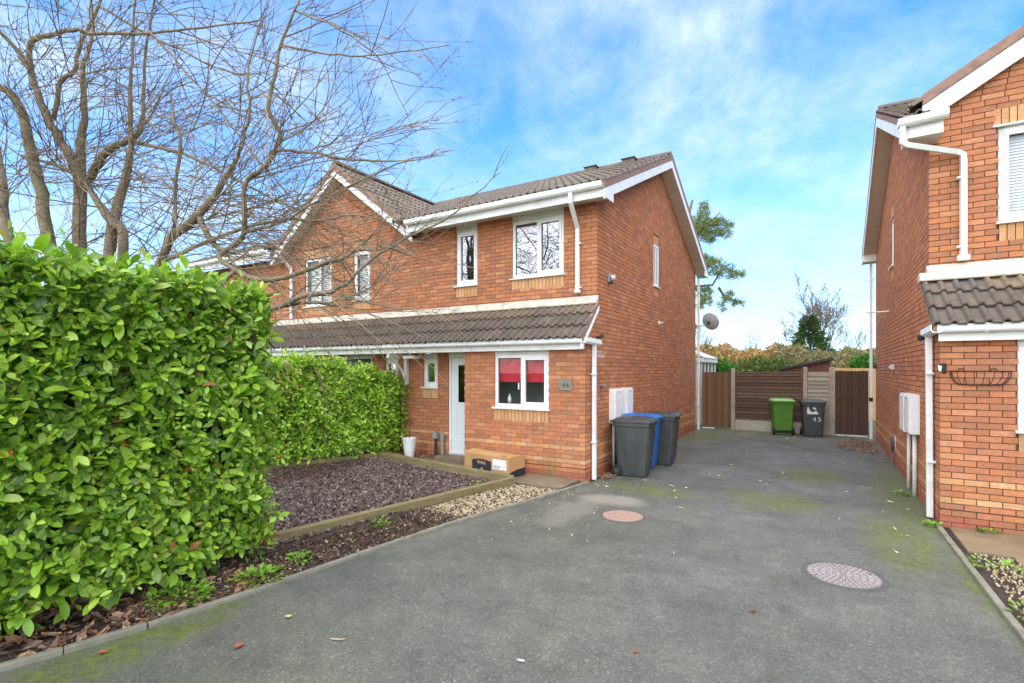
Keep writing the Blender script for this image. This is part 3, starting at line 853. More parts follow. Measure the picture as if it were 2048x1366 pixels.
# lean-to trim
MB().box(-12.7, XL + .025, 7.83, 7.855, 2.215, 2.36).build('fascia', MATS['upvc'], house, bevel=.004)
MB().box(-12.7, XL + .0, 7.856, 7.93, 2.225, 2.24).build('soffit', MATS['soffit'], house)
MB().box(-12.7, -5.92, 7.93, YL - .0, 2.225, 2.24).build('soffit', MATS['soffit'], house)
gutter(house, (-3.36, 7.828, 2.405), (-12.7, 7.828, 2.405), (0, -1, 0), brackets=9)
gutter(house, (XL + .004, 7.715, 2.405), (XL + .004, 8.40, 2.385), (1, 0, 0), brackets=0)
downpipe(house, [(XL + .058, 8.20, 2.31), (XL + .058, 8.20, .0)], clips=[(XL + .058, 8.20, 1.80, 0, -1), (XL + .058, 8.20, .64, 0, -1)])
strip('flashing', [(XL + .03, YL - .115, 3.03), (XL + .03, YL - .12, 3.05), (XL + .03, YL - .012, 3.185), (XL + .03, YL - .002, 3.185), (XL + .03, YL - .002, 3.02)], (-9.2, 0, 0), 'flashing', house, .006)
a, b = LT0 + Vector((.30 - .255 + .215, .02, -.01)), LT1 + Vector((.30 - .255 + .215, -.01, -.01))
a.x = b.x = XL + .045
strip('verge', [a + Vector((0, 0, -.05)), b + Vector((0, 0, -.05)), b + Vector((0, 0, .045)), a + Vector((0, 0, .045))], (-.05, 0, 0), 'verge_mortar', house)
strip('verge_board', [a + Vector((.008, .03, -.13)), b + Vector((.008, 0, -.13)), b + Vector((.008, 0, -.052)), a + Vector((.008, .03, -.052))], (-.06, 0, 0), 'upvc', house)
# rear downpipe
downpipe(house, [(XL + .065, YB + .12, 4.70), (XL + .065, YB + .12, 0)], clips=[(XL + .065, YB + .12, 4.3, 0, -1), (XL + .065, YB + .12, 2.35, 0, -1), (XL + .065, YB + .12, .75, 0, -1)])
MB().box(XL + .02, XL + .11, YB + .07, YB + .17, 2.30, 2.42).build('pipe_hopper', MATS['upvc'], house, bevel=.01)
MB().box(-14, XL - .0, YB - .09, YB - .004, 0, 4.9).build('rear_wall', MATS['mortar'], house)
# porch bracket
br = MB(); bx = -7.84
br.box(bx - .04, bx + .04, YL - .09, YL - .01, 1.55, 2.21); br.box(bx - .04, bx + .04, 7.86, YL - .09, 2.13, 2.212)
for i in range(8):
    t0, t1 = i / 8, (i + 1) / 8
    def cv(t): return Vector((bx - .03, YL - .09 - .50 * t, 1.62 + .52 * t ** .55))
    p, q = cv(t0), cv(t1)
    br.prism([p, q, q + Vector((0, -.02, .06)), p + Vector((0, -.02, .06))], (.06, 0, 0))
br.build('porch_bracket', MATS['upvc'], house, bevel=.004)
for x in (-7.35, -9.45):
    MB().box(x - .16, x + .16, 7.95, 8.15, 2.10, 2.17).build('porch_light', MATS['lamp_glass'], house, bevel=.02)

# ------------------------------------------------------------------ right house
hr = thing('brick_house', (4, 12, 0), 'brick house at right edge with overflow downpipe and empty wire wall basket', 'house', 'brick houses either side of the drive')
P = Pieces(); core = MB()
Wside2 = Wall((XR, YF), (0, 1), (-1, 0))
sw2 = (4.75, 5.20, 3.98, 4.95)
def ss2(z):
    r = side_spans(YF, YR, YBR)(z); return r
lay(P, core, Wside2, -8, 84, ss2, [(sw2[0], sw2[1], sw2[2] - .22, sw2[3] + .22)], own=1, corner=lambda z: z < 2.3 or 3.02 < z < 4.9)
soldiers(P, Wside2, sw2[0], sw2[1], sw2[2] - .25); soldiers(P, Wside2, sw2[0], sw2[1], sw2[3] + .005)
Wf2 = Wall((XR, YR), (1, 0), (0, -1))
u2 = lambda X: X - XR
HX, HS = 3.70, .60
hz = lambda X: 5.47 + HS * (X - 1.094) if X < HX else 5.47 + HS * (2 * HX - 1.094 - X)
rwn = (u2(1.89), u2(3.05), 3.745, 4.93)
def fs2(z):
    if z < 2.95: return []
    if z < 4.95: return [(0, 4.4)]
    a = (z - 5.27) / HS + 1.15 - XR
    b = 2 * (HX - XR) - a
    return [(max(a, 0), min(b, 4.4))] if b > a else []
lay(P, core, Wf2, -8, 92, fs2, [(rwn[0], rwn[1], rwn[2] - .22, rwn[3] + .24)], own=0)
soldiers(P, Wf2, rwn[0], rwn[1], rwn[2] - .25)
soldiers(P, Wf2, rwn[0] - .05, rwn[1] + .05, rwn[3] + .03)
Wb2 = Wall((XR, YF), (1, 0), (0, -1))
bw2 = (u2(1.89), u2(3.02), 1.195, 2.15)
lay(P, core, Wb2, -8, 24, lambda z: [(0, 2.5)] if z < 2.26 else [], [(bw2[0], bw2[1], bw2[2] - .22, 2.4)], own=0)
soldiers(P, Wb2, bw2[0], bw2[1], bw2[2] - .25)
P.finish('brick', 'brickwork', MATS['brick'], hr, 300)
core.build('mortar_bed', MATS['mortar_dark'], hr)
for W, a, b in ((Wside2, 0, 8.8), (Wb2, 0, 2.5)):
    m = MB(); W.box(m, a - .004, b, -.004, .02, ZC - .379, ZC - .372); m.build('damp_course', MATS['dpc'], hr)
wo = window(hr, Wf2, *rwn, splits=(u2(2.48),), sashes=(0,), glassm='glass_clear')
for i in range(26):
    zz = rwn[2] + .12 + (rwn[3] - rwn[2] - .22) * (i + .5) / 26
    q = [Wf2.p(rwn[0] + .06, .13, zz - .024), Wf2.p(rwn[0] + .06, .136, zz - .024), Wf2.p(rwn[0] + .06, .16, zz + .024), Wf2.p(rwn[0] + .06, .154, zz + .024)]
    MB().prism(q, Wf2.U * (rwn[1] - rwn[0] - .12)).build('blind_slat', MATS['white_slat'], wo)
m = MB(); Wf2.box(m, rwn[0] - .06, rwn[1] + .06, -.03, .05, rwn[3] + .004, rwn[3] + .026); m.build('lintel_flashing', MATS['upvc'], hr, bevel=.004)
window(hr, Wside2, *sw2, rec=.02, splits=(), fw=.05, glassm='glass')
window(hr, Wb2, *bw2, splits=(u2(2.45),), sashes=(0,), head=2.24, glassm='glass_clear', room='net_curtain', depth=.35)
P = Pieces(); tile_shape(P)
VR = .90
EVR = 8.29; EVZR = EV_Z + SL * (EVR - EV_Y) + .0
tiles(P, (VR, EVR, EVZR), (1, 0, 0), S_m, 12, 14, .325, TILE_G, lambda c: c.z > hz(c.x) - .14)
S_r = Vector((1, 0, HS)).normalized()
ox = 1.02
tiles(P, (ox, YR - .12 + .30 * 13, hz(ox) - .05), (0, -1, 0), S_r, 13, 9, .335, TILE_G, lambda c: c.z > EV_Z + SL * (c.y - EV_Y) - .12)
RT0, RT1 = Vector((1.10, 7.70, 2.375)), Vector((1.10, YR - .01, 3.10))
S_rt = (RT1 - RT0).normalized()
tiles(P, RT0, (1, 0, 0), S_rt, 9, 3, .375, TILE_D, None, [(.24,.165,.10), (.15,.11,.085), (.20,.14,.09), (.12,.10,.085)])
P.finish('roof_tile', 'roof_tiles', MATS['roof_tile'], hr, 300)
house_l, house = house, hr
dk = MB()
dk.prism([(VR + .02, EVR + .03, EVZR - .03), (VR + .02, RG_Y, RG_Z - .03), (VR + .02, 2 * RG_Y - EV_Y, EV_Z - .03), (VR + .02, 2 * RG_Y - EV_Y, EV_Z - .06), (VR + .02, RG_Y, RG_Z - .08), (VR + .02, EVR + .03, EVZR - .08)], (.36, 0, 0))
yq = YR + .12; zq = EV_Z + SL * (yq - EV_Y)
dk.prism([(1.285, yq, zq - .03), (1.285, RG_Y, RG_Z - .031), (1.285, 2 * RG_Y - EV_Y, EV_Z - .031), (1.285, 2 * RG_Y - EV_Y, EV_Z - .06), (1.285, RG_Y, RG_Z - .08), (1.285, yq, zq - .08)], (4.2, 0, 0))
dk.prism([(1.34, YR - .05, hz(1.34) - .10), (HX, YR - .05, hz(HX) - .10), (HX, YR - .05, hz(HX) - .15), (1.34, YR - .05, hz(1.34) - .15)], (0, 4.2, 0))
dk.prism([(HX, YR - .05, hz(HX) - .06), (6.3, YR - .05, hz(6.3) - .06), (6.3, YR - .05, hz(6.3) - .12), (HX, YR - .05, hz(HX) - .12)], (0, 4.2, 0))
dk.prism([tuple(RT0 + Vector((.02, .03, -.02))), tuple(RT1 + Vector((.02, .0, -.02))), tuple(RT1 + Vector((.02, 0, -.06))), tuple(RT0 + Vector((.02, .03, -.06)))], (2.66, 0, 0))
dk.build('roof_deck', MATS['deck'], hr)
m = MB()
m.prism([(VR + .03, 2 * RG_Y - EV_Y + .02, EV_Z - .02), (VR + .03, RG_Y, RG_Z - .0), (VR + .03, RG_Y, RG_Z + .045), (VR + .03, 2 * RG_Y - EV_Y + .02, EV_Z + .04)], (4.5, 0, 0)); m.build('rear_roof', MATS['roof_tile'], hr)
ridge_run(hr, (VR + .03, RG_Y, RG_Z + .075), (5.6, RG_Y, RG_Z + .075))
def slope_strip2(name, x0, x1, lo, hi, mat, bev=.004, inset=0):
    for s in (1, -1):
        ya = EVR + inset if s == 1 else 2 * RG_Y - EV_Y - inset
        za = EVZR + inset * SL if s == 1 else EV_Z + inset * SL
        MB().prism([(x0, ya, za + lo), (x0, RG_Y, RG_Z + lo), (x0, RG_Y, RG_Z + hi), (x0, ya, za + hi)], (x1 - x0, 0, 0)).build(name, MATS[mat], hr, bevel=bev)
slope_strip2('verge', VR, VR + .05, -.105, .045, 'verge_mortar')
slope_strip2('bargeboard', VR + .005, VR + .030, -.285, -.107, 'upvc', .004, .02)
slope_strip2('soffit', VR + .032, XR + .02, -.27, -.255, 'soffit', .003, .05)
ye = 2 * RG_Y - EV_Y
MB().prism([(VR + .004, ye - .01, EV_Z - .10), (VR + .004, ye - .01, EV_Z - .25), (VR + .004, ye - .44, EV_Z - .25), (VR + .004, ye - .44, EV_Z + .05)], (.3, 0, 0)).build('barge_end', MATS['upvc_aged'], hr, bevel=.004)
MB().box(VR + .035, 1.29, EVR + .015, EVR + .035, EVZR - .24, EVZR - .02).build('fascia', MATS['upvc'], hr, bevel=.004)
MB().box(VR + .035, 1.29, EVR + .036, YR + .0, EVZR - .235, EVZR - .22).build('soffit', MATS['soffit'], hr)
MB().box(1.27, 1.29, EVR + .036, YR - .012, EVZR - .22, EVZR - .02).build('fascia', MATS['upvc'], hr)
MB().prism([(VR + .004, EVR + .01, EVZR - .10), (VR + .004, EVR + .01, EVZR - .245), (VR + .004, EVR + .42, EVZR - .245), (VR + .004, EVR + .42, EVZR + .07)], (.028, 0, 0)).build('barge_end', MATS['upvc'], hr, bevel=.004)
gutter(hr, (VR - .08, EVR + .012, EVZR - .015), (1.33, EVR + .012, EVZR + .005), (0, -1, 0), mat='upvc_aged', brackets=2)
downpipe(hr, [(VR - .03, EVR - .045, EVZR - .09), (VR - .03, EVR - .045, EVZR - .30), (VR + .02, EVR - .02, EVZR - .335), (1.48, YR - .065, EVZR - .42), (1.535, YR - .055, EVZR - .46), (1.54, YR - .055, EVZR - .54), (1.54, YR - .055, 3.34)], mat='upvc_aged', clips=[(1.54, YR - .055, 4.35, -1, 0), (1.54, YR - .055, 3.46, -1, 0)])
MB().box(1.475, 1.60, YR - .115, YR - .02, 3.28, 3.35).build('pipe_shoe', MATS['upvc_aged'], hr, bevel=.01)
# gable bargeboard
a, b = 1.30, 4.6
for (p, q) in ((1.12, HX), (6.2, HX)):
    for nm, lo, hi, y0, y1, mt in (('bargeboard', -.36, -.12, YR - .10, YR - .07, 'upvc'), ('verge', -.12, .02, YR - .125, YR - .05, 'verge_mortar')):
        MB().prism([(p, y0, hz(p) + lo), (q, y0, hz(HX) + lo), (q, y0, hz(HX) + hi), (p, y0, hz(p) + hi)], (0, y1 - y0, 0)).build(nm, MATS[mt], hr, bevel=.004)
# lean-to trim
MB().box(XR - .03, 3.7, 7.83, 7.855, 2.215, 2.36).build('fascia', MATS['upvc'], hr, bevel=.004)
MB().box(XR + .0, 3.7, 7.856, 7.93, 2.225, 2.24).build('soffit', MATS['soffit'], hr)
gutter(hr, (1.14, 7.828, 2.405), (3.7, 7.828, 2.405), (0, -1, 0), brackets=3)
gutter(hr, (XR - .004, 7.715, 2.405), (XR - .004, 8.45, 2.385), (-1, 0, 0))
downpipe(hr, [(XR - .058, 8.30, 2.31), (XR - .052, 8.26, .02)], clips=[(XR - .055, 8.28, 1.83, 0, -1), (XR - .052, 8.27, .72, 1, -1)])
strip('flashing', [(XR - .03, YR - .14, 3.10), (XR - .03, YR - .145, 3.125), (XR - .03, YR - .012, 3.26), (XR - .03, YR - .002, 3.26), (XR - .03, YR - .002, 3.09)], (2.6, 0, 0), 'flashing', hr, .006)
strip('flashing', [(1.08, YR - .22, 3.03), (1.08, YR - .225, 3.06), (1.08, YR - .14, 3.15), (1.08, YR - .01, 3.15), (1.08, YR - .01, 3.03)], (2.7, 0, 0), 'flashing', hr, .01)
a, b = RT0.copy() + Vector((0, .02, -.01)), RT1.copy() + Vector((0, -.01, -.01)); a.x = b.x = 1.10
strip('verge', [a + Vector((0, 0, -.05)), b + Vector((0, 0, -.05)), b + Vector((0, 0, .03)), a + Vector((0, 0, .03))], (.05, 0, 0), 'verge_mortar', hr)
downpipe(hr, [(XR - .10, YBR + .10, 4.72), (XR - .10, YBR + .10, 0.0)], clips=[(XR - .10, YBR + .10, 4.3, 1, 0), (XR - .10, YBR + .10, .8, 1, 0)])
MB().box(XR - .145, XR - .055, YBR + .05, YBR + .15, 1.02, 1.12).build('pipe_joint', MATS['rubber'], hr)
MB().box(XR, 5.4, YBR - .09, YBR - .004, 0, 4.9).build('rear_wall', MATS['mortar'], hr)

# ------------------------------------------------------------------ planting bed and strip
TA, TB = Vector((-4.97, 3.22, 0)), Vector((-4.27, 7.14, 0))       # outer line of the near sleeper
TC, TD = Vector((-8.0, 7.75, 0)), Vector((-8.75, 5.2, 0))
bed = struct(MB().add([(-4.90, 2.0, .03), (-4.36, 7.08, .03), (-8.0, 7.7, .03), (-8.75, 5.2, .03), (-8.9, 2.0, .03)], [(0, 1, 2, 3, 4)]).build('slate_bed', MATS['bed_soil']))
struct(MB().add([(-4.2, 1.6, -.004), (-4.05, 2.6, -.004), (-3.98, 3.6, -.004), (-3.82, 5.0, -.004), (-3.62, 6.0, -.004), (-3.36, 7.2, -.004), (-4.3, 7.2, -.004), (-4.95, 3.2, -.004), (-5.1, 1.6, -.004)], [tuple(range(9))]).build('planting_strip', MATS['bed_soil']))
struct(MB().add([(-4.05, 2.2, -.006), (-4.3, 1.2, -.006), (-4.6, .3, -.006), (-6.6, -3.0, -.006), (-9, -3, -.006), (-9, 2.2, -.006)], [tuple(range(6))]).build('hedge_bed', MATS['bed_soil']))
def sleeper(a, b, w, h, n, label=None):
    d = (b - a).normalized(); nr = Vector((-d.y, d.x, 0))
    root = thing('timber_edging', tuple(a), label, 'edging', 'timber sleepers round the slate bed')
    L = (b - a).length
    for i in range(n):
        p = a + d * (L * i / n + .002); q = a + d * (L * (i + 1) / n - .002)
        z0, z1 = -.02, h + random.uniform(-.004, .004)
        MB().prism([p + Vector((0, 0, z0)), q + Vector((0, 0, z0)), q + Vector((0, 0, z1)), p + Vector((0, 0, z1))], nr * w).build('sleeper', MATS['sleeper'], root, bevel=.010)
    return root
sleeper(TA, TB, .10, .135, 2, 'mossy timber sleeper edging along the drive side of the slate bed')
sleeper(TB + Vector((-.10, .0, 0)), TC, -.10, .135, 2, 'mossy timber sleeper edging between slate bed and front path')
sleeper(TC + Vector((-.02, .16, 0)), TD, -.10, .12, 2, 'timber sleeper edging at the foot of the low hedge')
sleeper(Vector((-7.62, 7.98, 0)), Vector((-8.25, 8.12, 0)), .10, .11, 1, 'short timber sleeper beside the white plant pot')

def inpoly(x, y, poly):
    r = False; j = len(poly) - 1
    for i in range(len(poly)):
        if (poly[i][1] > y) != (poly[j][1] > y) and x < (poly[j][0] - poly[i][0]) * (y - poly[i][1]) / (poly[j][1] - poly[i][1]) + poly[i][0]: r = not r
        j = i
    return r
def scatter(name, mat, n, poly, z, mk, label, cat, dens=None):
    xs = [p[0] for p in poly]; ys = [p[1] for p in poly]
    V, F, C, k, cnt, tries = [], [], [], 0, 0, 0
    while cnt < n and tries < n * 40:
        tries += 1
        x, y = random.uniform(min(xs), max(xs)), random.uniform(min(ys), max(ys))
        if not inpoly(x, y, poly) or (dens and random.random() > dens(x, y)): continue
        v, f, c = mk(x, y)
        M = (Matrix.Rotation(random.uniform(0, 6.28), 3, 'Z') @ Matrix.Rotation(random.gauss(0, .35), 3, 'X') @ Matrix.Rotation(random.gauss(0, .35), 3, 'Y'))
        V += [tuple(M @ Vector(p) + Vector((x, y, z(x, y) if callable(z) else z + random.uniform(0, .02)))) for p in v]
        F += [[i + k for i in q] for q in f]; C += [c] * len(f); k += len(v); cnt += 1
    me = bpy.data.meshes.new(name); me.from_pydata(V, [], F); set_cols(me, C)
    o = link(name, me, MATS[mat]); tag(o, label, cat, kind='stuff'); return o
def chip(l, w, h, cols):
    def f(x, y):
        a, b, c = l * random.uniform(.5, 1.3), w * random.uniform(.5, 1.2), h * random.uniform(.6, 1.3)
        t1, t2 = random.uniform(.3, .8), random.uniform(.3, .8)
        v = [(-a/2, -b/2*t1, -c), (a/2*t2, -b/2, -c), (a/2, b/2*t2, -c), (-a/2*t1, b/2, -c), (-a/2, -b/2*t1, c), (a/2*t2, -b/2, c), (a/2, b/2*t2, c), (-a/2*t1, b/2, c)]
        return v, [(4,5,6,7), (0,1,5,4), (1,2,6,5), (2,3,7,6), (3,0,4,7)], random.choice(cols)
    return f
SLATE = [(.075,.052,.044), (.12,.088,.078), (.15,.115,.105), (.095,.068,.060), (.21,.17,.16), (.09,.065,.058), (.15,.10,.085), (.28,.24,.23), (.09,.058,.042)]
SLATE = [(r * 1.02, g * .95, b * .84) for r, g, b in SLATE]
bedpoly = [(-4.92, 2.9), (-4.40, 7.0), (-7.95, 7.62), (-8.7, 5.3), (-8.8, 2.9)]
def bz(x, y): return .045 + .015 * math.sin(x * 2.1) * math.sin(y * 1.7) + random.uniform(-.012, .018)
scatter('slate_chippings', 'slate_chip', 15000, bedpoly, bz, chip(.060, .034, .0035, SLATE), 'purple grey slate chippings filling the raised bed', 'slate chippings')
LIT = [(.075,.045,.032), (.055,.034,.026), (.10,.062,.042), (.13,.085,.055), (.045,.03,.026), (.17,.10,.055)]
scatter('bark_mulch', 'litter', 1500, [(-7.0, 5.8), (-8.0, 7.6), (-8.7, 5.3), (-8.7, 3.5)], lambda x, y: .055 + random.uniform(0, .02), chip(.06, .014, .003, LIT), 'dark bark bits at the back of the slate bed', 'bark mulch')
strip_poly = [(-4.30, 1.7), (-4.11, 2.6), (-4.03, 3.6), (-3.87, 5.0), (-3.67, 6.0), (-3.44, 7.1), (-4.26, 7.1), (-4.98, 3.2), (-5.0, 1.7)]
scatter('bark_mulch', 'litter', 4200, strip_poly, lambda x, y: .005 + random.uniform(0, .03), chip(.075, .014, .004, LIT), 'dark bark mulch between timber edging and kerb', 'bark mulch',
        lambda x, y: 1.0 if y < 5.2 else .22)
PEB = [(.48,.38,.22), (.43,.33,.19), (.54,.44,.28), (.36,.26,.14), (.58,.50,.34), (.28,.20,.12)]
scatter('cream_gravel', 'pebble', 5200, strip_poly, lambda x, y: .004 + random.uniform(0, .02), chip(.026, .022, .009, PEB), 'cream gravel beside the path end', 'gravel',
        lambda x, y: (1.0 if y > 5.5 else max(0, (y - 4.8) / .7)) if y > 4.8 else (.16 if y < 3.6 else .07))
scatter('loose_gravel', 'pebble', 70, [(-3.35, 4.2), (-2.4, 5.0), (-2.2, 8.3), (-3.25, 8.7)], .002, chip(.016, .013, .006, PEB), 'cream pebbles strayed onto the tarmac', 'gravel', lambda x, y: .8 if x < -3.0 else .25)
DRY = [(.36,.19,.09), (.30,.14,.065), (.42,.26,.14), (.22,.11,.06), (.30,.21,.13), (.16,.08,.045)]
def dryleaf(L, W):
    def f(x, y):
        l, w, cu = L * random.uniform(.6, 1.25), W * random.uniform(.6, 1.2), random.uniform(.0, .35) * L
        v = []
        for s in (-.5, -.2, .2, .5):
            ww = w * (1 - (2 * s) ** 2) * .5 + .001; zz = cu * (s * s) * 2
            v += [(s * l, -ww, zz + ww * .5), (s * l, 0, zz), (s * l, ww, zz + ww * .5)]
        fs = []
        for i in range(3):
            for j in range(2): fs.append((i*3+j, i*3+j+1, i*3+j+4, i*3+j+3))
        return v, fs, random.choice(DRY)
    return f
scatter('leaf_litter', 'litter', 900, [(-4.12, 2.7), (-4.24, 1.8), (-4.34, 1.3), (-4.9, -.2), (-6.2, -.2), (-5.3, 2.9)], .012, dryleaf(.12, .05), 'brown fallen laurel leaves under the tall hedge', 'leaf litter')
scatter('leaf_litter', 'litter', 700, [(-4.12, 2.7), (-4.24, 1.8), (-4.34, 1.3), (-4.9, -.2), (-6.2, -.2), (-5.3, 2.9)], .008, chip(.06, .014, .004, LIT), 'dark twigs and bark under the tall hedge', 'leaf litter')
PALE = [(.46,.43,.33), (.40,.33,.19), (.52,.49,.40), (.30,.20,.10), (.48,.39,.24)]
def paleleaf(x, y):
    v, f_, c = dryleaf(.075, .015)(x, y); return v, f_, random.choice(PALE)
scatter('fallen_leaves', 'litter', 85, [(-3.2, 2.5), (.9, 2.5), (1.1, 16.8), (-2.6, 16.8)], .006, paleleaf, 'small pale fallen leaves strewn over the driveway', 'fallen leaves', lambda x, y: .12 + .45 * (y > 7) + .43 * (x > -.2) * (y > 5))
scatter('leaf_drift', 'litter', 320, [(.25, 14.6), (1.05, 13.6), (1.12, 16.3), (.5, 16.4)], .01, dryleaf(.07, .03), 'brown leaf drift at the foot of the right house', 'leaf litter')
scatter('leaf_drift', 'litter', 120, [(-3.4, 8.3), (-3.15, 8.3), (-3.1, 8.75), (-3.4, 8.8)], .01, dryleaf(.06, .03), 'leaf drift behind the wheelie bin by the downpipe', 'leaf litter')
scatter('leaf_drift', 'litter', 90, [(-7.9, 8.1), (-6.9, 8.15), (-6.9, 8.42), (-7.9, 8.42)], .045, dryleaf(.07, .03), 'brown leaf drift against the porch wall', 'leaf litter')
def single_leaf(u_, v_, L, W, col, lab, rz):
    d = 1024 * CAM_H / (v_ - 739); p = at(u_, v_, d)
    v, f, c = dryleaf(L, W)(0, 0)
    m = MB().add(v, f, col); me = m.mesh('fallen_leaf'); o = link('fallen_leaf', me, MATS['litter'])
    o.location = (p.x, p.y, .008); o.rotation_euler = (0, 0, rz); tag(o, lab, 'leaf', 'single leaves lying on the tarmac')
for a in ((577, 1237, .09, .055, (.45,.50,.16), 'pale green oval leaf lying on tarmac in front of tall hedge', .4), (478, 1295, .075, .05, (.33,.10,.05), 'red brown leaf on tarmac near bottom left kerb', 2.0),
          (1505, 1224, .07, .035, (.20,.075,.03), 'dark brown curled leaf standing alone mid driveway', 1.2), (205, 1308, .06, .04, (.34,.10,.04), 'reddish leaf on mossy tarmac beside the kerb', .9),
          (1042, 1325, .09, .03, (.78,.78,.76), 'white scrap lying at bottom centre of the driveway', .2), (675, 1282, .10, .018, (.55,.42,.22), 'thin straw coloured leaf at bottom of the driveway', .5),
          (1272, 1306, .06, .035, (.30,.08,.04), 'small red leaf at bottom right of centre on tarmac', 2.6)):
    single_leaf(*a)

# ------------------------------------------------------------------ laurel hedges
GREEN = [(.200,.355,.022), (.235,.400,.026), (.165,.305,.022), (.27,.445,.034), (.205,.37,.036), (.30,.48,.044), (.12,.225,.018), (.24,.395,.024), (.080,.155,.016)]
GREEN_NEW = [(.37,.54,.06), (.42,.58,.085), (.34,.51,.05)]
def leaf_shape(P, key, L, W, fold=.35, curl=.12, seg=5, notch=0):
    V, F = [], []
    for i in range(seg + 1):
        t = i / seg
        w = W * .5 * (max(0.0, math.sin(math.pi * min(1, t * .97 + .015) ** 1.18)) ** .62)
        if i == 0: w = .002
        if i == seg: w = .0035
        zc_ = -curl * L * t * t
        V += [(t * L, -w, zc_ + fold * w), (t * L, 0, zc_), (t * L, w, zc_ + fold * w)]
    for i in range(seg):
        for j in range(2): F.append((i*3+j, i*3+j+1, i*3+j+4, i*3+j+3))
    V += [(-.022, 0, -.002), (-.022, .0025, -.002)]
    F.append((1, len(V) - 2, len(V) - 1))
    P.shape(key, V, F)
def hedge(name, label, shoots, Lr, core_box, limit, group='laurel hedges', seg=5, stems=(), gain=1.0):
    root = thing(name, (core_box[0], core_box[2], 0), label, 'hedge', group)
    P = Pieces()
    keys = []
    for i, (a, b, fo, cu) in enumerate(((1, .46, .35, .12), (1.15, .44, .25, .22), (.85, .50, .45, .05), (1.05, .42, .3, -.08), (.7, .5, .3, .15))):
        leaf_shape(P, ('l', i), Lr * a, Lr * a * b, fo, cu, seg); keys.append(('l', i))
    for (p, ax, nl, sz, new) in shoots:
        ax = ax.normalized(); s = ax.orthogonal().normalized(); tt = ax.cross(s)
        ph0 = random.uniform(0, 6.28)
        for i in range(nl):
            ph = ph0 + i * 2.4 + random.gauss(0, .2); f = i / max(1, nl - 1)
            tilt = R(28 + 52 * f + random.gauss(0, 10)); rad = s * math.cos(ph) + tt * math.sin(ph)
            d = (ax * math.cos(tilt) + rad * math.sin(tilt) + Vector((0, 0, -.12))).normalized()
            n = (ax - d * ax.dot(d)); n = (n + Vector((0, 0, .35)) + Vector((random.gauss(0, .15), random.gauss(0, .15), 0))); n = (n - d * n.dot(d)).normalized()
            y = n.cross(d)
            o = p - ax * (.02 + .14 * f * sz) + rad * .012
            sc = sz * random.uniform(.75, 1.15) * (.7 if (i == 0) else 1)
            M = frame(o, d * sc, y * sc, n * sc)
            col = random.choice(GREEN_NEW if (new and i < 3) or random.random() < .06 else GREEN)
            if random.random() < .012: col = random.choice(((.42,.36,.05), (.35,.12,.04)))
            if random.random() < .18: col = (col[0] * .80, col[1] * .70, col[2] * 1.2)
            P.add(random.choice(keys), M, tuple(k_ * gain for k_ in col), Lr * sc, None)
    P.finish('leaf', 'foliage', MATS['leaf'], root, limit, True)
    m = MB()
    for (p, q, r) in stems: m.tube([p, (Vector(p) + Vector(q)) / 2 + Vector((random.gauss(0, .03),) * 3), q], [r, r * .8, r * .5], 5, (.10, .062, .038))
    if m.v: m.build('stems', MATS['twig'], root)['kind'] = 'stuff'
    # dark box added inside the leaves to block light
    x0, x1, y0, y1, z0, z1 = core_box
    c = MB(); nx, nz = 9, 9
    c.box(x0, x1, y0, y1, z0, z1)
    c.build('light_block_core', MATS['soil'], root)
    return root
def bump2(a, b, s=1.0): return (math.sin(a * 2.3 * s + 1.3) * math.sin(b * 1.9 * s + .4) + .6 * math.sin(a * 5.1 * s + b * 3.3 * s) + .35 * math.sin(a * 9.7 * s - b * 8.1 * s)) * .5
# tall near hedge: face towards the drive along x(y), top z(y)
def h1x(y): return -4.47 - .10 * (y < 0) * abs(y) - .02 * (3 - y) - (max(0, .9 - y) * .38)
def h1top(y): return 2.60 + .04 * math.sin(y * 3) + .085 * (3 - y)
shoots = []
random.seed(21)
for i in range(5000):
    y = random.uniform(-1.2, 3.02); z = .22 + random.random() ** .95 * (h1top(y) - .24)
    low = max(0, .65 - z) * .30
    x = h1x(y) + .11 * bump2(y * 1.6, z * 1.6) - low * .3 + random.gauss(0, .04) - random.random() ** 2 * .20
    if random.random() < .10 + .25 * (bump2(y * 3.1 + 2, z * 2.7) < -.62): continue
    if y > 2.86: x -= random.random() * .5
    ax = Vector((.80, -.22 + random.gauss(0, .38), .30 + random.gauss(0, .38)))
    shoots.append((Vector((x, y, z)), ax, random.randint(4, 7), random.choice((random.uniform(.55, .85), random.uniform(.85, 1.2), random.uniform(.9, 1.45))), random.random() < .25))
for i in range(900):      # far end and top
    if i % 2:
        y = 3.0 + random.gauss(0, .05); z = random.uniform(.2, h1top(3)); x = random.uniform(-5.5, -4.5)
        ax = Vector((random.gauss(.1, .3), .8, .4 + random.gauss(0, .3)))
    else:
        y = random.uniform(-1.2, 3.0); z = h1top(y) + random.gauss(.0, .05) + (random.random() < .10) * random.uniform(0, .10); x = h1x(y) - random.random() * 1.0
        ax = Vector((random.gauss(.15, .35), random.gauss(0, .35), 1))
    shoots.append((Vector((x, y, z)), ax, random.randint(4, 7), random.uniform(.8, 1.2), random.random() < .5))
stems = []
for i in range(240):
    y = random.uniform(-1, 3.0); z = random.uniform(.05, 2.3); x = h1x(y) - random.uniform(.05, .35)
    stems.append(((x - .3, y + random.gauss(0, .1), z - .25), (x + .1, y + random.gauss(0, .12), z + .15), random.uniform(.005, .012)))
hedge('laurel_hedge', 'tall glossy green laurel hedge filling the left foreground beside the drive', shoots, .106, (-5.6, -4.82, -1.1, 2.86, .25, 2.42), 300, stems=stems, gain=1.12)
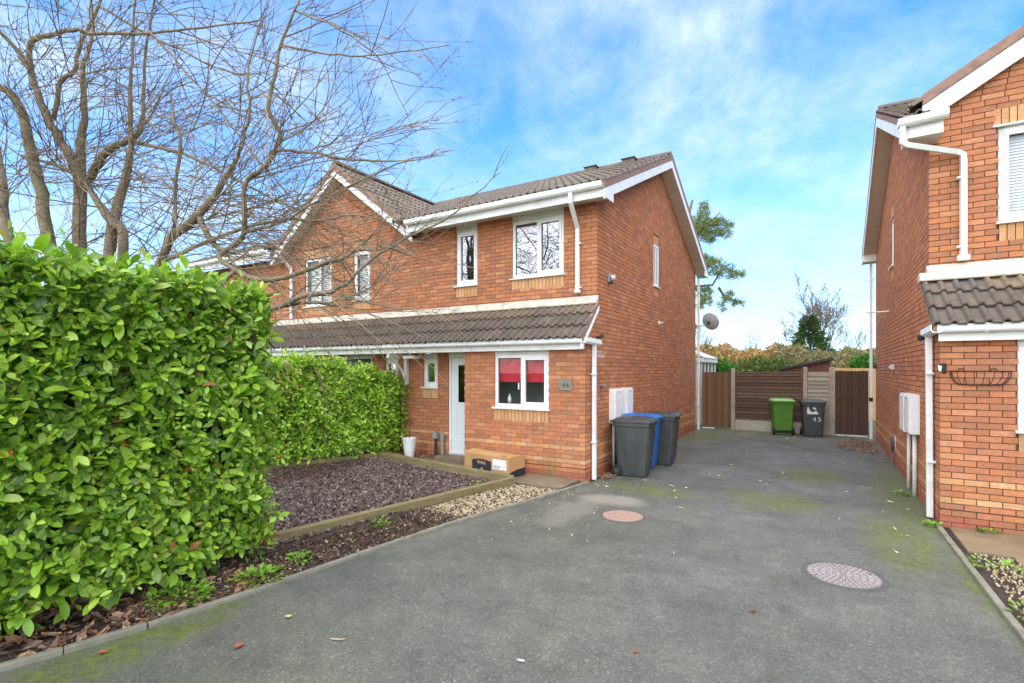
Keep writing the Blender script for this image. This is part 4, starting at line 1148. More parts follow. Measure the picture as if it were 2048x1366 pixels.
# lower hedge on the boundary
def h2x(y): return -8.06 - .27 * (7.75 - y)
def h2top(y): return 2.09 - .05 * max(0, y - 5.5) - .19 * max(0, y - 7.0) + .06 * math.sin(y * 5) + .05 * math.sin(y * 11)
shoots = []
for i in range(2700):
    y = random.uniform(4.4, 8.42); z = .18 + random.random() * (h2top(y) - .2)
    x = h2x(y) + .10 * bump2(y * 1.9, z * 2.0) + random.gauss(0, .05) - random.random() ** 2 * .2
    shoots.append((Vector((x, y, z)), Vector((.75, -.35 + random.gauss(0, .35), .45 + random.gauss(0, .35))), random.randint(4, 7), random.uniform(.75, 1.15), random.random() < .75))
for i in range(800):
    y = random.uniform(4.4, 8.42); z = h2top(y) + random.gauss(0, .05) + (random.random() < .15) * random.uniform(0, .16); x = h2x(y) - random.random() * .9
    shoots.append((Vector((x, y, z)), Vector((random.gauss(.15, .3), random.gauss(-.1, .3), 1)), random.randint(4, 7), random.uniform(.8, 1.2), random.random() < .7))
for i in range(260):
    x = random.uniform(-9.0, -7.95); z = .15 + random.random() * 1.3
    shoots.append((Vector((x, 8.42, z)), Vector((.3, .6, .4)), 5, .9, False))
hedge('laurel_hedge', 'lower laurel hedge between slate bed and porch of the left house', shoots, .112, (-9.35, -8.98, 4.3, 8.33, .2, 1.42), 300, seg=4, gain=1.28)
# dark shrub sprig by the porch
shoots = [(Vector((-7.86 + random.gauss(0, .12), 8.28 + random.gauss(0, .08), random.uniform(.75, 1.75))), Vector((random.gauss(.3, .5), -.5, .4)), 5, random.uniform(.7, 1), False) for i in range(70)]
r_ = hedge('evergreen_shrub', 'dark evergreen shrub against the porch wall behind the white pot', shoots, .085, (-7.90, -7.87, 8.26, 8.29, 0.0, 1.5), 40, 'porch shrubs', 3)
# weeds
def weed(px, py, n, r, lab, cols=[(.20,.37,.035), (.25,.42,.05), (.16,.30,.03)], hgt=.12):
    root = thing('weed', (px, py, 0), lab, 'weed', 'weeds along the kerb')
    P = Pieces(); leaf_shape(P, 'w', .05, .03, .3, .3, 3)
    for i in range(n):
        a = random.uniform(0, 6.28); rr = r * math.sqrt(random.random()); el = random.uniform(.1, 1.1)
        d = Vector((math.cos(a) * math.cos(el), math.sin(a) * math.cos(el), math.sin(el))); nn = Vector((0, 0, 1)) - d * d.z + Vector((random.gauss(0, .2), random.gauss(0, .2), 0)); nn = (nn - d * nn.dot(d)).normalized()
        sc = random.uniform(.6, 1.3)
        P.add('w', frame(Vector((px + math.cos(a) * rr, py + math.sin(a) * rr, .01 + hgt * random.random() * (1 - .6 * rr / r))), d * sc, nn.cross(d) * sc, nn * sc), random.choice(cols), .05)
    P.finish('leaf', 'leaves', MATS['small_leaf'], root, 24, True)
weed(-4.28, 2.72, 190, .20, 'bright green weed clump at the near corner of the bark strip', hgt=.10)
weed(-4.42, 2.15, 240, .22, 'bright green weeds spilling onto kerb below tall hedge', hgt=.16)
weed(-4.32, 3.15, 80, .10, 'green weed in bark mulch by the sleeper end', hgt=.16)
weed(-4.45, 4.35, 60, .08, 'small green weed against the timber sleeper', hgt=.18)
weed(1.12, 7.86, 40, .07, 'tiny weed at foot of right house downpipe', hgt=.05)
weed(1.62, 7.88, 40, .08, 'tiny weed along the base of right house bay', hgt=.03)
weed(1.42, 6.5, 45, .22, 'low green weeds in gravel beside the right kerb', hgt=.03)
weed(1.38, 5.4, 35, .20, 'low weeds in gravel by the near right kerb', hgt=.03)
weed(.98, 9.6, 40, .10, 'green weed growing in moss by the right wall', hgt=.04)
weed(-4.75, 6.75, 30, .06, 'tiny seedling at the corner inside the slate bed', hgt=.08)
scatter('loose_gravel', 'pebble', 480, [(1.28, 4.6), (1.62, 4.6), (1.62, 6.9), (1.30, 6.9)], .0, chip(.022, .018, .007, PEB[:4] + [(.20,.15,.10)]), 'gravel between right kerb and paving', 'gravel')

# ------------------------------------------------------------------ wheelie bins
def wheelie(loc, rz, label, body_m, lid_m, group=None, green=False):
    """front faces local -Y, wheels and handle at +Y"""
    root = thing('wheelie_bin', loc, label, 'bin', group, rz)
    H = 1.00
    def ring(w, f, b, z, r=.05):
        pts = []
        for cx, cy, a0 in ((w/2 - r, b - r, 0), (-w/2 + r, b - r, 90), (-w/2 + r, -f + r, 180), (w/2 - r, -f + r, 270)):
            for k in range(4):
                a = R(a0 + 30 * k); pts.append((cx + r * math.cos(a), cy + r * math.sin(a), z))
        return pts
    rings = [ring(.455, .25, .24, .015), ring(.462, .262, .24, .05), ring(.50, .30, .262, .45), ring(.545, .335, .285, .86), ring(.55, .338, .288, .885), ring(.585, .352, .305, .89), ring(.585, .352, .305, .955)]
    m = MB(); n = 16
    for r_ in rings: m.v += r_
    for i in range(len(rings) - 1):
        for k in range(n): m.f.append([i*n+k, i*n+(k+1) % n, (i+1)*n+(k+1) % n, (i+1)*n+k]); m.c.append((1, 1, 1))
    m.f.append(list(range(n))[::-1]); m.c.append((1, 1, 1))
    body = m.build('body', MATS[body_m], root, world=False, bevel=.004)
    for sx_ in (-.12, .0, .12):
        pass
    for sx_ in (-1, 1):
        MB().prism([(sx_ * .170, -.272, .10), (sx_ * .205, -.268, .10), (sx_ * .225, -.322, .80), (sx_ * .190, -.334, .80)], (0, -.010, 0)).build('rib', MATS[body_m], body, world=False, bevel=.003)
        MB().prism([(sx_ * .236, -.10, .06), (sx_ * .236, .06, .06), (sx_ * .268, .08, .78), (sx_ * .268, -.12, .78)], (sx_ * .008, 0, 0)).build('side_panel', MATS[body_m], body, world=False, bevel=.004)
    # lid: shallow dome with rolled front edge
    def lr(w, f, b, z): return ring(w, f, b, z, .06)
    lrings = [lr(.60, .372, .30, .945), lr(.605, .375, .305, .965), lr(.60, .368, .30, .992), lr(.50, .30, .26, 1.025), lr(.40, .22, .20, 1.035)]
    m = MB()
    for r_ in lrings: m.v += r_
    for i in range(len(lrings) - 1):
        for k in range(n): m.f.append([i*n+k, i*n+(k+1) % n, (i+1)*n+(k+1) % n, (i+1)*n+k]); m.c.append((1, 1, 1))
    m.f.append([4*n + k for k in range(n)]); m.c.append((1, 1, 1)); m.f.append(list(range(n))[::-1]); m.c.append((1, 1, 1))
    lid = m.build('lid', MATS[lid_m], root, world=False, bevel=.005)
    m = MB()
    for sx_ in (-1, 1): m.box(sx_ * .22 - .035, sx_ * .22 + .035, -.40, -.36, .955, .985)
    m.box(-.10, .10, -.402, -.362, .958, .988)
    m.build('lid_handle', MATS[lid_m], lid, world=False, bevel=.008)
    m = MB().tube([(-.27, .345, .965), (.27, .345, .965)], .016, 8)
    for sx_ in (-.27, -.14, .14, .27): m.box(sx_ - .018, sx_ + .018, .29, .355, .94, .985)
    m.build('handle_bar', MATS[body_m], root, world=False, bevel=.004)
    m = MB()
    for zz in (.30,): m.box(-.19, .19, .255, .268, .12, .14)
    m.tube([(-.27, .235, .10), (.27, .235, .10)], .012, 8); m.box(-.22, .22, .215, .262, .06, .14)
    m.build('axle', MATS['rubber'], root, world=False)
    for sx_ in (-1, 1):
        x = sx_ * .255
        m = MB().tube([(x - .025, .235, .10), (x - .018, .235, .10), (x + .018, .235, .10), (x + .025, .235, .10)], [.085, .10, .10, .085], 20)
        w = m.build('wheel', MATS['rubber'], root, world=False, smooth=False)
        MB().tube([(x - .03, .235, .10), (x + .03, .235, .10)], .045, 12).build('hub', MATS['bin_black'], w, world=False)
    return root
def text_mesh(name, txt, size, mat, parent, M, extrude=.001):
    cu = bpy.data.curves.new(name, 'FONT'); cu.body = txt; cu.size = size; cu.align_x = 'CENTER'; cu.extrude = extrude
    ob = bpy.data.objects.new(name, cu); COL.objects.link(ob)
    dg = bpy.context.evaluated_depsgraph_get()
    me = bpy.data.meshes.new_from_object(ob.evaluated_get(dg))
    bpy.data.objects.remove(ob); me.materials.clear(); me.materials.append(mat)
    o = bpy.data.objects.new(name, me); COL.objects.link(o); o.parent = parent; o.matrix_local = M
    return o
BG = 'wheelie bins along the drive'
b1 = wheelie((-2.90, 8.96, 0), R(90 + 4), 'black wheelie bin with dusty side nearest the bay downpipe', 'bin_black', 'bin_black', BG)
b2 = wheelie((-3.02, 9.64, 0), R(90 - 2), 'blue wheelie bin squeezed between two black bins', 'bin_blue', 'bin_blue', BG)
b3 = wheelie((-2.80, 10.30, 0), R(90 + 3), 'black wheelie bin behind the blue one', 'bin_black', 'bin_black', BG)
b4 = wheelie((-1.03, 16.82, 0), R(180 + 14), 'green wheelie bin with pale lid turned back to front', 'bin_green', 'bin_green_lid', BG)
b5 = wheelie((-.27, 16.80, 0), R(8), 'dark grey wheelie bin with white emblem and number 45', 'bin_grey', 'bin_grey', BG)
tiltf = Matrix.Rotation(R(90), 4, 'X')
def on_front(x, z): 
    y = -(.262 + (.338 - .262) * (z - .05) / .83) - .004
    return Matrix.Translation((x, y, z)) @ Matrix.Rotation(R(90 + 5.2), 4, 'X')
text_mesh('house_number', '4', .17, MATS['white_paint'], b5, on_front(.02, .44))
text_mesh('house_number', '5', .17, MATS['white_paint'], b5, on_front(.14, .44))
em = [(-.14,0), (.12,0), (.13,.03), (.09,.07), (.08,.11), (.045,.075), (0,.055), (-.05,.07), (-.08,.12), (-.105,.17), (-.115,.23), (-.135,.17), (-.145,.10)]
m = MB().prism([(x, y, 0) for x, y in em], (0, 0, .002)); m.prism([(.03 + .03 * math.cos(k), .165 + .03 * math.sin(k), 0) for k in np.linspace(0, 5.6, 9)], (0, 0, .002)); m.prism([(.05,.12,0),(.075,.12,0),(.07,.17,0),(.05,.16,0)], (0, 0, .0025))
me = m.mesh('emblem'); o = link('emblem', me, MATS['white_paint'], b5); o.matrix_local = on_front(-.02, .64)

# ------------------------------------------------------------------ cardboard box
bx0, by0 = -5.50, 7.46
cb = thing('cardboard_box', (-5.02, 7.64, .035), 'large tan cardboard parcel box with dark print lying by the bay', 'box', None, R(-9))
Lb, Db, Hb = 1.06, .44, .34
m = MB().box(-Lb/2, Lb/2, -Db/2, Db/2, 0, Hb); cbody = m.build('body', MATS['cardboard'], cb, world=False, bevel=.006)
MB().prism([(-Lb/2, -Db/2 + .0, Hb), (Lb/2, -Db/2, Hb), (Lb/2, .0, Hb + .012), (-Lb/2, .0, Hb + .05)], (0, 0, .004)).build('flap', MATS['cardboard'], cb, world=False)
MB().prism([(-Lb/2, Db/2, Hb), (Lb/2, Db/2, Hb), (Lb/2, .0, Hb + .004), (-Lb/2, .0, Hb + .045)], (0, 0, .004)).build('flap', MATS['cardboard'], cb, world=False)
yf_ = -Db/2 - .0015
arch = [(-.33, .0), (.13, .0)] + [(.13 - .46 * k / 8, .240 + .03 * math.sin(math.pi * k / 8)) for k in range(9)]
m = MB().prism([(x, yf_, z_) for x, z_ in arch], (0, .003, 0)); m.build('printed_panel', MATS['tape_dark'], cb, world=False)
m = MB()
for i, x in enumerate((-.17, -.095, -.03)): m.box(x - .026, x + .026, yf_ - .002, yf_, .185 - .004 * i, .235 - .004 * i)
m.prism([(-.11, yf_ - .002, .12), (-.07, yf_ - .002, .12), (-.03, yf_ - .002, .045), (-.15, yf_ - .002, .045)], (0, .002, 0)); m.box(-.14, -.04, yf_ - .002, yf_, .02, .035)
m.build('printed_motif', MATS['print_tan'], cb, world=False)
m = MB().box(.17, .48, yf_ - .001, yf_ + .002, .13, .30); m.build('address_label', MATS['paper'], cb, world=False)
for zz, xa, xb in ((.185, .185, .36), (.165, .185, .34), (.147, .185, .33), (.195, .415, .455), (.165, .41, .46), (.268, .33, .35), (.268, .42, .46)): MB().box(xa, xb, yf_ - .003, yf_ - .001, zz, zz + .010).build('label_print', MATS['print_grey'], cb, world=False)
m = MB().prism([(Lb/2 + .0015, -Db/2 + .002, .002), (Lb/2 + .0015, Db/2 - .002, .002), (Lb/2 + .0015, Db/2 - .002, .14), (Lb/2 + .0015, -.02, .125), (Lb/2 + .0015, -Db/2 + .002, .085)], (.002, 0, 0)); m.build('printed_band', MATS['tape_dark'], cb, world=False)
m = MB().box(-.355, -.325, yf_ - .001, yf_ + .001, .225, .262); m.build('printed_mark', MATS['print_tan'], cb, world=False)
m = MB().lathe([(.028, 0), (.028, .012)], .37, -Db/2 + .06, 10); 
for i, v in enumerate(m.v): m.v[i] = (v[0], v[1], v[2] + Hb + .012)
m.build('hand_hole', MATS['print_tan'], cb, world=False)

# ------------------------------------------------------------------ plant pot
pt = thing('plant_pot', (-7.42, 8.06, .03), 'tall tapered white plant pot beside the porch', 'pot')
MB().lathe([(.085, 0), (.092, .02), (.125, .25), (.145, .40), (.150, .415), (.138, .415), (.130, .37), (.0, .365)], 0, 0, 28).build('pot', MATS['plant_pot'], pt, True, world=False)
MB().lathe([(.128, .372), (.06, .385), (.0, .39)], 0, 0, 16, cap=False).build('pot_soil', MATS['soil'], pt, world=False)
m = MB().tube([(0, 0, .37), (.02, 0, .8), (-.05, .05, 1.15)], [.009, .007, .004], 6, (.09,.06,.04)); m.build('stem', MATS['twig'], pt, world=False)

# ------------------------------------------------------------------ fixtures on the left house
def meter(p, w, d, h, nrm, label, lip=True):
    r_ = thing('meter_box', p, label, 'meter box', 'white meter boxes')
    s = nrm
    m = MB(); m.box(0, s * d, 0, w, 0, h); m.build('case', MATS['upvc'], r_, world=False, bevel=.008)
    m = MB(); m.box(s * d, s * (d + .012), .015, w - .015, .015, h - .03); m.build('door', MATS['upvc'], r_, world=False, bevel=.006)
    m = MB(); m.box(s * (d + .012), s * (d + .016), w * .45, w * .6, h - .07, h - .055); m.build('latch', MATS['rubber'], r_, world=False)
    return r_
meter((XL, 9.05, .885), .40, .115, .635, 1, 'white meter box nearest the bay on the left house side')
meter((XL, 9.70, .885), .40, .115, .635, 1, 'white meter box above the blue bin')
meter((XR, 9.42, .93), .52, .12, .58, -1, 'white meter box nearer the downpipe on the right house')
meter((XR, 10.02, .90), .50, .12, .60, -1, 'second white meter box farther along the right house')
def conduit(pts, r, label, mat='upvc_aged'):
    o = MB().tube(pts, r, 10).build('conduit_pipe', MATS[mat], smooth=True); tag(o, label, 'pipe', 'meter conduits'); return o
conduit([(XL + .04, 9.18, .885), (XL + .045, 9.18, 0)], .022, 'white conduit below the left house meter box beside the bin')
conduit([(XR - .04, 9.60, .93), (XR - .04, 9.60, .35), (XR - .04, 9.62, .0)], .028, 'white conduit nearer the downpipe below the right meter boxes')
conduit([(XR - .04, 10.20, .90), (XR - .045, 10.20, 0)], .024, 'peeling conduit farther along below the right meter boxes')
def solo(name, mb, mat, label, cat, group=None, smooth=False, bevel=0):
    return tag(mb.build(name, MATS[mat], None, smooth, bevel), label, cat, group)
# satellite dish
ds = thing('satellite_dish', (XL + .05, YB + .05, 3.22), 'grey satellite dish at the rear corner of left house', 'dish')
m = MB(); aim = Vector((.42, .75, .32)).normalized(); e1 = aim.cross(Vector((0, 0, 1))).normalized(); e2 = e1.cross(aim)
ctr = Vector((.30, .35, .16)); k = 24; rs = [0, .10, .2, .28, .31]
for i, rr in enumerate(rs):
    for j in range(k):
        a = 2 * math.pi * j / k
        m.v.append(tuple(ctr + (e1 * math.cos(a) + e2 * math.sin(a) * .9) * rr + aim * (rr * rr * .9 - .05)))
for i in range(len(rs) - 1):
    for j in range(k): m.f.append([i*k+j, i*k+(j+1) % k, (i+1)*k+(j+1) % k, (i+1)*k+j]); m.c.append((1, 1, 1))
m.build('reflector', MATS['dish_grey'], ds, True, world=False)
m = MB().tube([(-.03, .0, 0), (.10, .12, .02), tuple(ctr - aim * .06)], .018, 8); m.box(-.06, -.04, -.08, .08, -.08, .08); m.build('wall_bracket', MATS['grey_plastic'], ds, world=False)
m = MB().tube([tuple(ctr - e2 * .28), tuple(ctr + aim * .33 - e2 * .1)], .01, 6); m.build('feed_arm', MATS['grey_plastic'], ds, world=False)
m = MB().tube([tuple(ctr + aim * .30 - e2 * .1), tuple(ctr + aim * .40 - e2 * .1)], .035, 10); m.build('feed_horn', MATS['pale_metal'], ds, world=False)
m = MB().tube([tuple(ctr - aim * .07 + e1 * .02), tuple(ctr - aim * .13)], .05, 8); m.build('clamp', MATS['black_plastic'], ds, world=False)
# flood light on the gable wall
fl = thing('security_light', (XL, 9.03, 3.55), 'small grey security light on the left house gable wall', 'light')
MB().box(0, .05, -.06, .06, -.06, .10).build('base', MATS['grey_plastic'], fl, world=False, bevel=.012)
MB().tube([(.05, 0, .02), (.12, .03, .03)], .05, 12).build('lamp_head', MATS['pale_metal'], fl, world=False)
MB().tube([(.05, -.02, -.05), (.09, -.02, -.08)], .03, 10).build('sensor', MATS['black_plastic'], fl, world=False)
# cctv at lean-to end
cc = thing('security_camera', (XL + .03, 8.45, 2.44), 'small black camera above the bay gutter end', 'camera')
MB().tube([(-.03, 0, 0), (.06, -.02, .015)], .02, 8).build('bracket', MATS['black_plastic'], cc, world=False)
MB().tube([(.06, .05, .03), (.09, -.10, .01)], .038, 12).build('camera_body', MATS['black_plastic'], cc, world=False, smooth=False)
sn = thing('wall_sensor', (XL, 8.62, 1.60), 'small grey sensor on side wall beside the white downpipe', 'sensor')
MB().tube([(0, 0, 0), (.03, 0, 0)], .02, 8).build('base', MATS['grey_plastic'], sn, world=False)
MB().tube([(.03, .0, 0), (.10, -.01, -.012)], [.022, .032], 10).build('head', MATS['grey_plastic'], sn, world=False)
pn = MB().tube([(XL, 12.35, 3.0), (XL + .13, 12.33, 3.0)], .016, 8); pn.tube([(XL + .03, 12.35, 2.96), (XL + .03, 12.35, 3.05)], .02, 6)
solo('overflow_pipe', pn, 'upvc', 'short white overflow pipe stub in the left gable wall', 'pipe', 'overflow pipes')
pn = MB().tube([(XR, 13.5, 3.12), (XR - .42, 13.46, 3.11)], .016, 8)
solo('overflow_pipe', pn, 'upvc', 'long white overflow pipe sticking out of right house wall', 'pipe', 'overflow pipes')
# plaque
pq = thing('house_plaque', (-3.76, YF, 1.625), 'square slate house number plaque on the bay', 'plaque')
MB().box(-.122, .122, -.022, -.004, -.10, .10).build('slate', MATS['slate_plaque'], pq, world=False, bevel=.004)
text_mesh('number', '44', .13, MATS['plaque_cut'], pq, Matrix.Translation((.01, -.0235, -.055)) @ Matrix.Rotation(R(90), 4, 'X'))
# service boxes in the porch
ub = thing('service_box', (-7.0, YL, .30), 'grey service box with two cables on the porch wall', 'box')
MB().box(-.07, .05, -.10, -.012, .12, .27).build('case', MATS['grey_plastic'], ub, world=False, bevel=.01)
MB().tube([(-.03, -.05, .12), (-.03, -.05, -.26)], .014, 6).build('cable', MATS['black_plastic'], ub, world=False)
MB().tube([(.015, -.05, .12), (.015, -.05, -.26)], .014, 6).build('cable', MATS['black_plastic'], ub, world=False)
m = MB().tube([(-6.82, YL - .06, .035), (-6.82, YL - .06, .42)], .035, 12); m.lathe([(.05, .42), (.05, .50), (.03, .53)], -6.82, YL - .06, 12)
solo('waste_pipe', m, 'grey_plastic', 'grey pipe with cap beside the porch service box', 'pipe')
# red clay air brick patch: pale replaced bricks are part of the wall; vent on the right house
vt = thing('flue_cover', (XR, 12.45, .42), 'brown half round flue cover low on the right wall', 'vent')
MB().prism([(-.005, .10 * math.cos(k), .15 * math.sin(k)) for k in np.linspace(0, 2 * math.pi, 21)[:-1]], (-.06, 0, 0)).build('cowl', MATS['flue_brown'], vt, world=False, bevel=.02)
MB().prism([(-.001, .12 * math.cos(k), .18 * math.sin(k)) for k in np.linspace(0, 2 * math.pi, 21)[:-1]], (-.012, 0, 0)).build('plate', MATS['pale_metal'], vt, world=False)
MB().tube([(-.05, 0, -.12), (-.05, 0, -.35)], .012, 6).build('drip_pipe', MATS['verge_mortar'], vt, world=False)
for y_, z_, lb in ((12.6, 1.93, 'small pale bracket on the right wall above the vent'), (16.5, 1.95, 'tiny dark bracket at rear of the right wall')):
    q = MB().box(XR - .06, XR, y_ - .05, y_ + .05, z_ - .05, z_ + .05); q.box(XR - .09, XR - .06, y_ - .02, y_ + .02, z_ - .03, z_ + .02)
    solo('wall_bracket', q, 'pale_metal' if z_ < 1.94 else 'black_plastic', lb, 'bracket', 'wall brackets', bevel=.006)
# wall light and basket on the right bay
wl_ = thing('wall_light', (1.225, YF - .0, 1.90), 'small black triangular lantern beside the right downpipe', 'light')
m = MB().prism([(-.055, -.10, .05), (.0, -.02, .055), (.0, -.02, -.07), (-.03, -.085, -.05)], (.035, 0, 0)); m.build('lantern', MATS['black_plastic'], wl_, world=False, bevel=.004)
m = MB().prism([(-.062, -.105, .035), (-.025, -.112, .02), (-.03, -.10, -.045), (-.052, -.098, -.035)], (.0, -.004, 0)); m.build('lens', MATS['lamp_glass'], wl_, world=False)
cm = thing('security_camera', (1.13, 8.42, 2.30), 'small black camera under the right gutter end', 'camera')
MB().tube([(0, 0, 0), (-.07, -.06, -.02)], .035, 12).build('camera_body', MATS['black_plastic'], cm, world=False)
MB().box(-.01, .05, .0, .03, -.02, .06).build('bracket', MATS['black_plastic'], cm, world=False)
bk = thing('wall_basket', (1.56, YF, 1.86), 'empty black wire wall basket on the right bay', 'basket')
wr = .0048
m = MB().tube([(-.27, -.01, 0), (.27, -.01, 0)], wr * 1.3, 6); m.tube([(-.27, -.01, 0)] + [(.27 * math.cos(math.pi - math.pi * k / 14), -.01 - .20 * math.sin(math.pi * k / 14), 0) for k in range(15)], wr, 6)
m.build('rim', MATS['black_wire'], bk, world=False)
prof_b = [(-.27, 0), (-.262, -.06), (-.235, -.115), (-.18, -.155), (-.10, -.165), (.10, -.165), (.18, -.155), (.235, -.115), (.262, -.06), (.27, 0)]
MB().tube([(x, -.012, z_) for x, z_ in prof_b], wr, 6).build('back_wire', MATS['black_wire'], bk, world=False)
MB().tube([(.255 * math.cos(math.pi - math.pi * k / 14), -.012 - .17 * math.sin(math.pi * k / 14), -.075) for k in range(15)], wr * .8, 6).build('hoop', MATS['black_wire'], bk, world=False)
for i in range(9):
    a = math.pi * (i + .8) / 9.6
    x, y = .27 * math.cos(math.pi - a), -.01 - .20 * math.sin(a)
    MB().tube([(x, y, 0), (x * .96, -.012 + (y + .012) * .9, -.075), (x * .82, -.012 + (y + .012) * .55, -.14), (x * .7, -.014, -.165)], wr * .8, 5).build('rib', MATS['black_wire'], bk, world=False)
for x in (-.17, .12): MB().tube([(x - .03, -.01, 0), (x - .02, -.01, .03), (x + .02, -.01, .03), (x + .03, -.01, 0)], wr, 6).build('hook', MATS['black_wire'], bk, world=False)

# ------------------------------------------------------------------ manhole covers
mh = thing('manhole_cover', (-2.20, 6.35, 0), 'plain pinkish round manhole cover near the gravel', 'manhole cover', 'manhole covers')
MB().lathe([(.285, -.02), (.285, .002), (.262, .003)], 0, 0, 40).build('rim', MATS['manhole_rim'], mh, world=False)
MB().lathe([(.255, -.02), (.255, .005), (.245, .007)], 0, 0, 40).build('cover', MATS['manhole_pink'], mh, world=False)
mh = thing('manhole_cover', (.155, 5.565, 0), 'grey patterned round manhole cover sunk in the tarmac', 'manhole cover', 'manhole covers')
MB().lathe([(.345, -.02), (.345, .0022), (.30, .003)], 0, 0, 40).build('rim', MATS['manhole_rim'], mh, world=False)
MB().lathe([(.292, -.02), (.292, .006), (.285, .008)], 0, 0, 40).build('cover', MATS['manhole_grey'], mh, world=False)
P = Pieces()
P.shape('stud', [(0,-.006,0),(.045,-.009,0),(.045,.009,0),(0,.006,0),(.004,-.003,.005),(.041,-.005,.005),(.041,.005,.005),(.004,.003,.005)], [(4,5,6,7),(0,1,5,4),(1,2,6,5),(2,3,7,6),(3,0,4,7)])
for ring_, (rr, nn) in enumerate(((.03, 8), (.085, 14), (.14, 22), (.195, 30), (.245, 38))):
    for i in range(nn):
        a = 2 * math.pi * (i + .5 * (ring_ % 2)) / nn; d = Vector((math.cos(a), math.sin(a), 0))
        sc_ = .9 if ring_ < 4 else .75
        P.add('stud', frame(Vector((.155, 5.565, .0085)) + d * rr, d * sc_, Vector((-d.y, d.x, 0)) * sc_, Vector((0, 0, 1))), (1, 1, 1), .04)
P.finish('tread_stud', 'tread_studs', MATS['manhole_stud'], mh, 120)
for a_ in (.6, 3.74): MB().lathe([(.018, .0086), (.018, .0096)], .25 * math.cos(a_), .25 * math.sin(a_), 10).build('lifting_hole', MATS['rubber'], mh, world=False)

# ------------------------------------------------------------------ rear fence and gates
FY = 17.28
def gate(x0, x1, z1, n, cols, label):
    r_ = thing('garden_gate', (x0, FY, 0), label, 'gate', 'garden gates'); w = (x1 - x0) / n
    for i in range(n):
        c = random.choice(cols)
        MB().box(x0 + i * w + .001, x0 + (i + 1) * w - .001, FY - .012 - .0015 * (i % 2), FY + .012, .05, z1 + random.uniform(-.006, .006), c).build('board', MATS['gate_wood'], r_, bevel=.0015)
    for z_ in (.3, 1.0, 1.6): MB().box(x0, x1, FY + .014, FY + .05, z_, z_ + .08, cols[0]).build('rail', MATS['gate_wood'], r_)
    return r_
gate(-3.34, -2.475, 1.80, 9, [(.18,.098,.046), (.15,.08,.038), (.205,.115,.054), (.165,.09,.042)], 'reddish brown boarded side gate next to left house')
gate(.285, 1.07, 1.84, 9, [(.085,.047,.030), (.078,.042,.027), (.092,.052,.034)], 'dark brown boarded gate next to right house')
gb = thing('garden_fence', (-2.3, FY, 0), 'brown overlap fence panel behind the green bin', 'fence', 'fence panels')
BRN = [(.125,.068,.042), (.105,.057,.036), (.145,.083,.052), (.09,.05,.033), (.15,.095,.065)]
def lap(root, x0, x1, z0, z1, n, cols, mat='fence_wood'):
    h = (z1 - z0) / n
    for i in range(n):
        z_ = z0 + i * h; j = random.uniform(-.006, .006)
        m = MB().prism([(x0, FY - .034, z_ + j), (x0, FY - .022, z_ - .003 + j), (x0, FY + .008, z_ + h + .02), (x0, FY - .002, z_ + h + .02)], (x1 - x0, 0, 0), random.choice(cols)); m.build('slat', MATS[mat], root)
lap(gb, -2.345, -.515, .33, 1.78, 15, BRN)
for x in (-2.34, -1.76, -1.15, -.56): MB().box(x, x + .035, FY - .052, FY - .036, .33, 1.78, (.15, .085, .05) if x > -1.3 else BRN[0]).build('batten', MATS['fence_wood'], gb)
MB().box(-2.345, -.515, FY - .04, FY + .03, 1.78, 1.805, (.20, .17, .12)).build('cap_rail', MATS['fence_wood'], gb)
MB().box(-2.345, -.515, FY - .02, FY + .03, 0, .315).build('gravel_board', MATS['gravel_board'], gb, bevel=.006)
gc = thing('garden_fence', (-.4, FY, 0), 'short weathered pale grey fence panel behind bin 45', 'fence', 'fence panels')
lap(gc, -.385, .135, .30, 1.79, 13, [(.36,.31,.23), (.40,.35,.26), (.32,.27,.20)])
MB().box(-.385, .135, FY - .02, FY + .03, 0, .285).build('gravel_board', MATS['gravel_board'], gc, bevel=.006)
for x0, x1, z_, lb in ((-2.465, -2.355, 1.92, 'concrete fence post beside the brown side gate'), (-.505, -.395, 1.95, 'concrete fence post between brown and pale fence panels'), (.14, .275, 1.95, 'concrete fence post beside the dark brown gate')):
    q = MB().box(x0, x1, FY - .06, FY + .06, 0, z_ - .03); q.prism([(x0, FY - .06, z_ - .03), (x1, FY - .06, z_ - .03), (x1 - .02, FY - .05, z_), (x0 + .02, FY - .05, z_)], (0, .10, 0))
    solo('fence_post', q, 'post_concrete', lb, 'post', 'concrete fence posts', bevel=.006)
bf = thing('back_fence', (.8, 23, 0), 'pale orange fence top seen beyond the dark gate', 'fence')
for i in range(26):
    x = .35 + i * .085
    MB().box(x, x + .08, 23.0, 23.02, 0, 1.93 + random.uniform(-.01, .01), random.choice([(.50,.30,.12), (.46,.27,.10), (.54,.34,.15)])).build('board', MATS['gate_wood'], bf)
sh = thing('garden_shed', (-.3, 19.5, 0), 'dark red shed with sloping felt roof behind the fence', 'shed')
sx0, sx1, sy = -1.25, .19, 19.2
for i in range(9):
    x0, x1 = sx0 + (sx1 - sx0) * i / 9, sx0 + (sx1 - sx0) * (i + 1) / 9
    za, zb = 1.86 + .30 * i / 9, 1.86 + .30 * (i + 1) / 9
    MB().prism([(x0 + .003, sy, 0), (x1 - .003, sy, 0), (x1 - .003, sy, zb), (x0 + .003, sy, za)], (0, .02, 0)).build('board', MATS['shed_board'], sh)
MB().prism([(sx0 - .08, sy - .10, 1.85), (sx1 + .08, sy - .10, 2.19), (sx1 + .08, sy - .10, 2.27), (sx0 - .08, sy - .10, 1.91)], (0, 2.0, 0)).build('roof', MATS['shed_felt'], sh)
MB().box(sx0, sx1, sy + .03, sy + 1.8, 0, 1.8).build('shed_body', MATS['shed_board'], sh)
cs = thing('conservatory', (-5, 19.5, 0), 'white conservatory behind the left house', 'conservatory')
cx1 = -3.52; cy0, cy1 = 18.2, 20.8
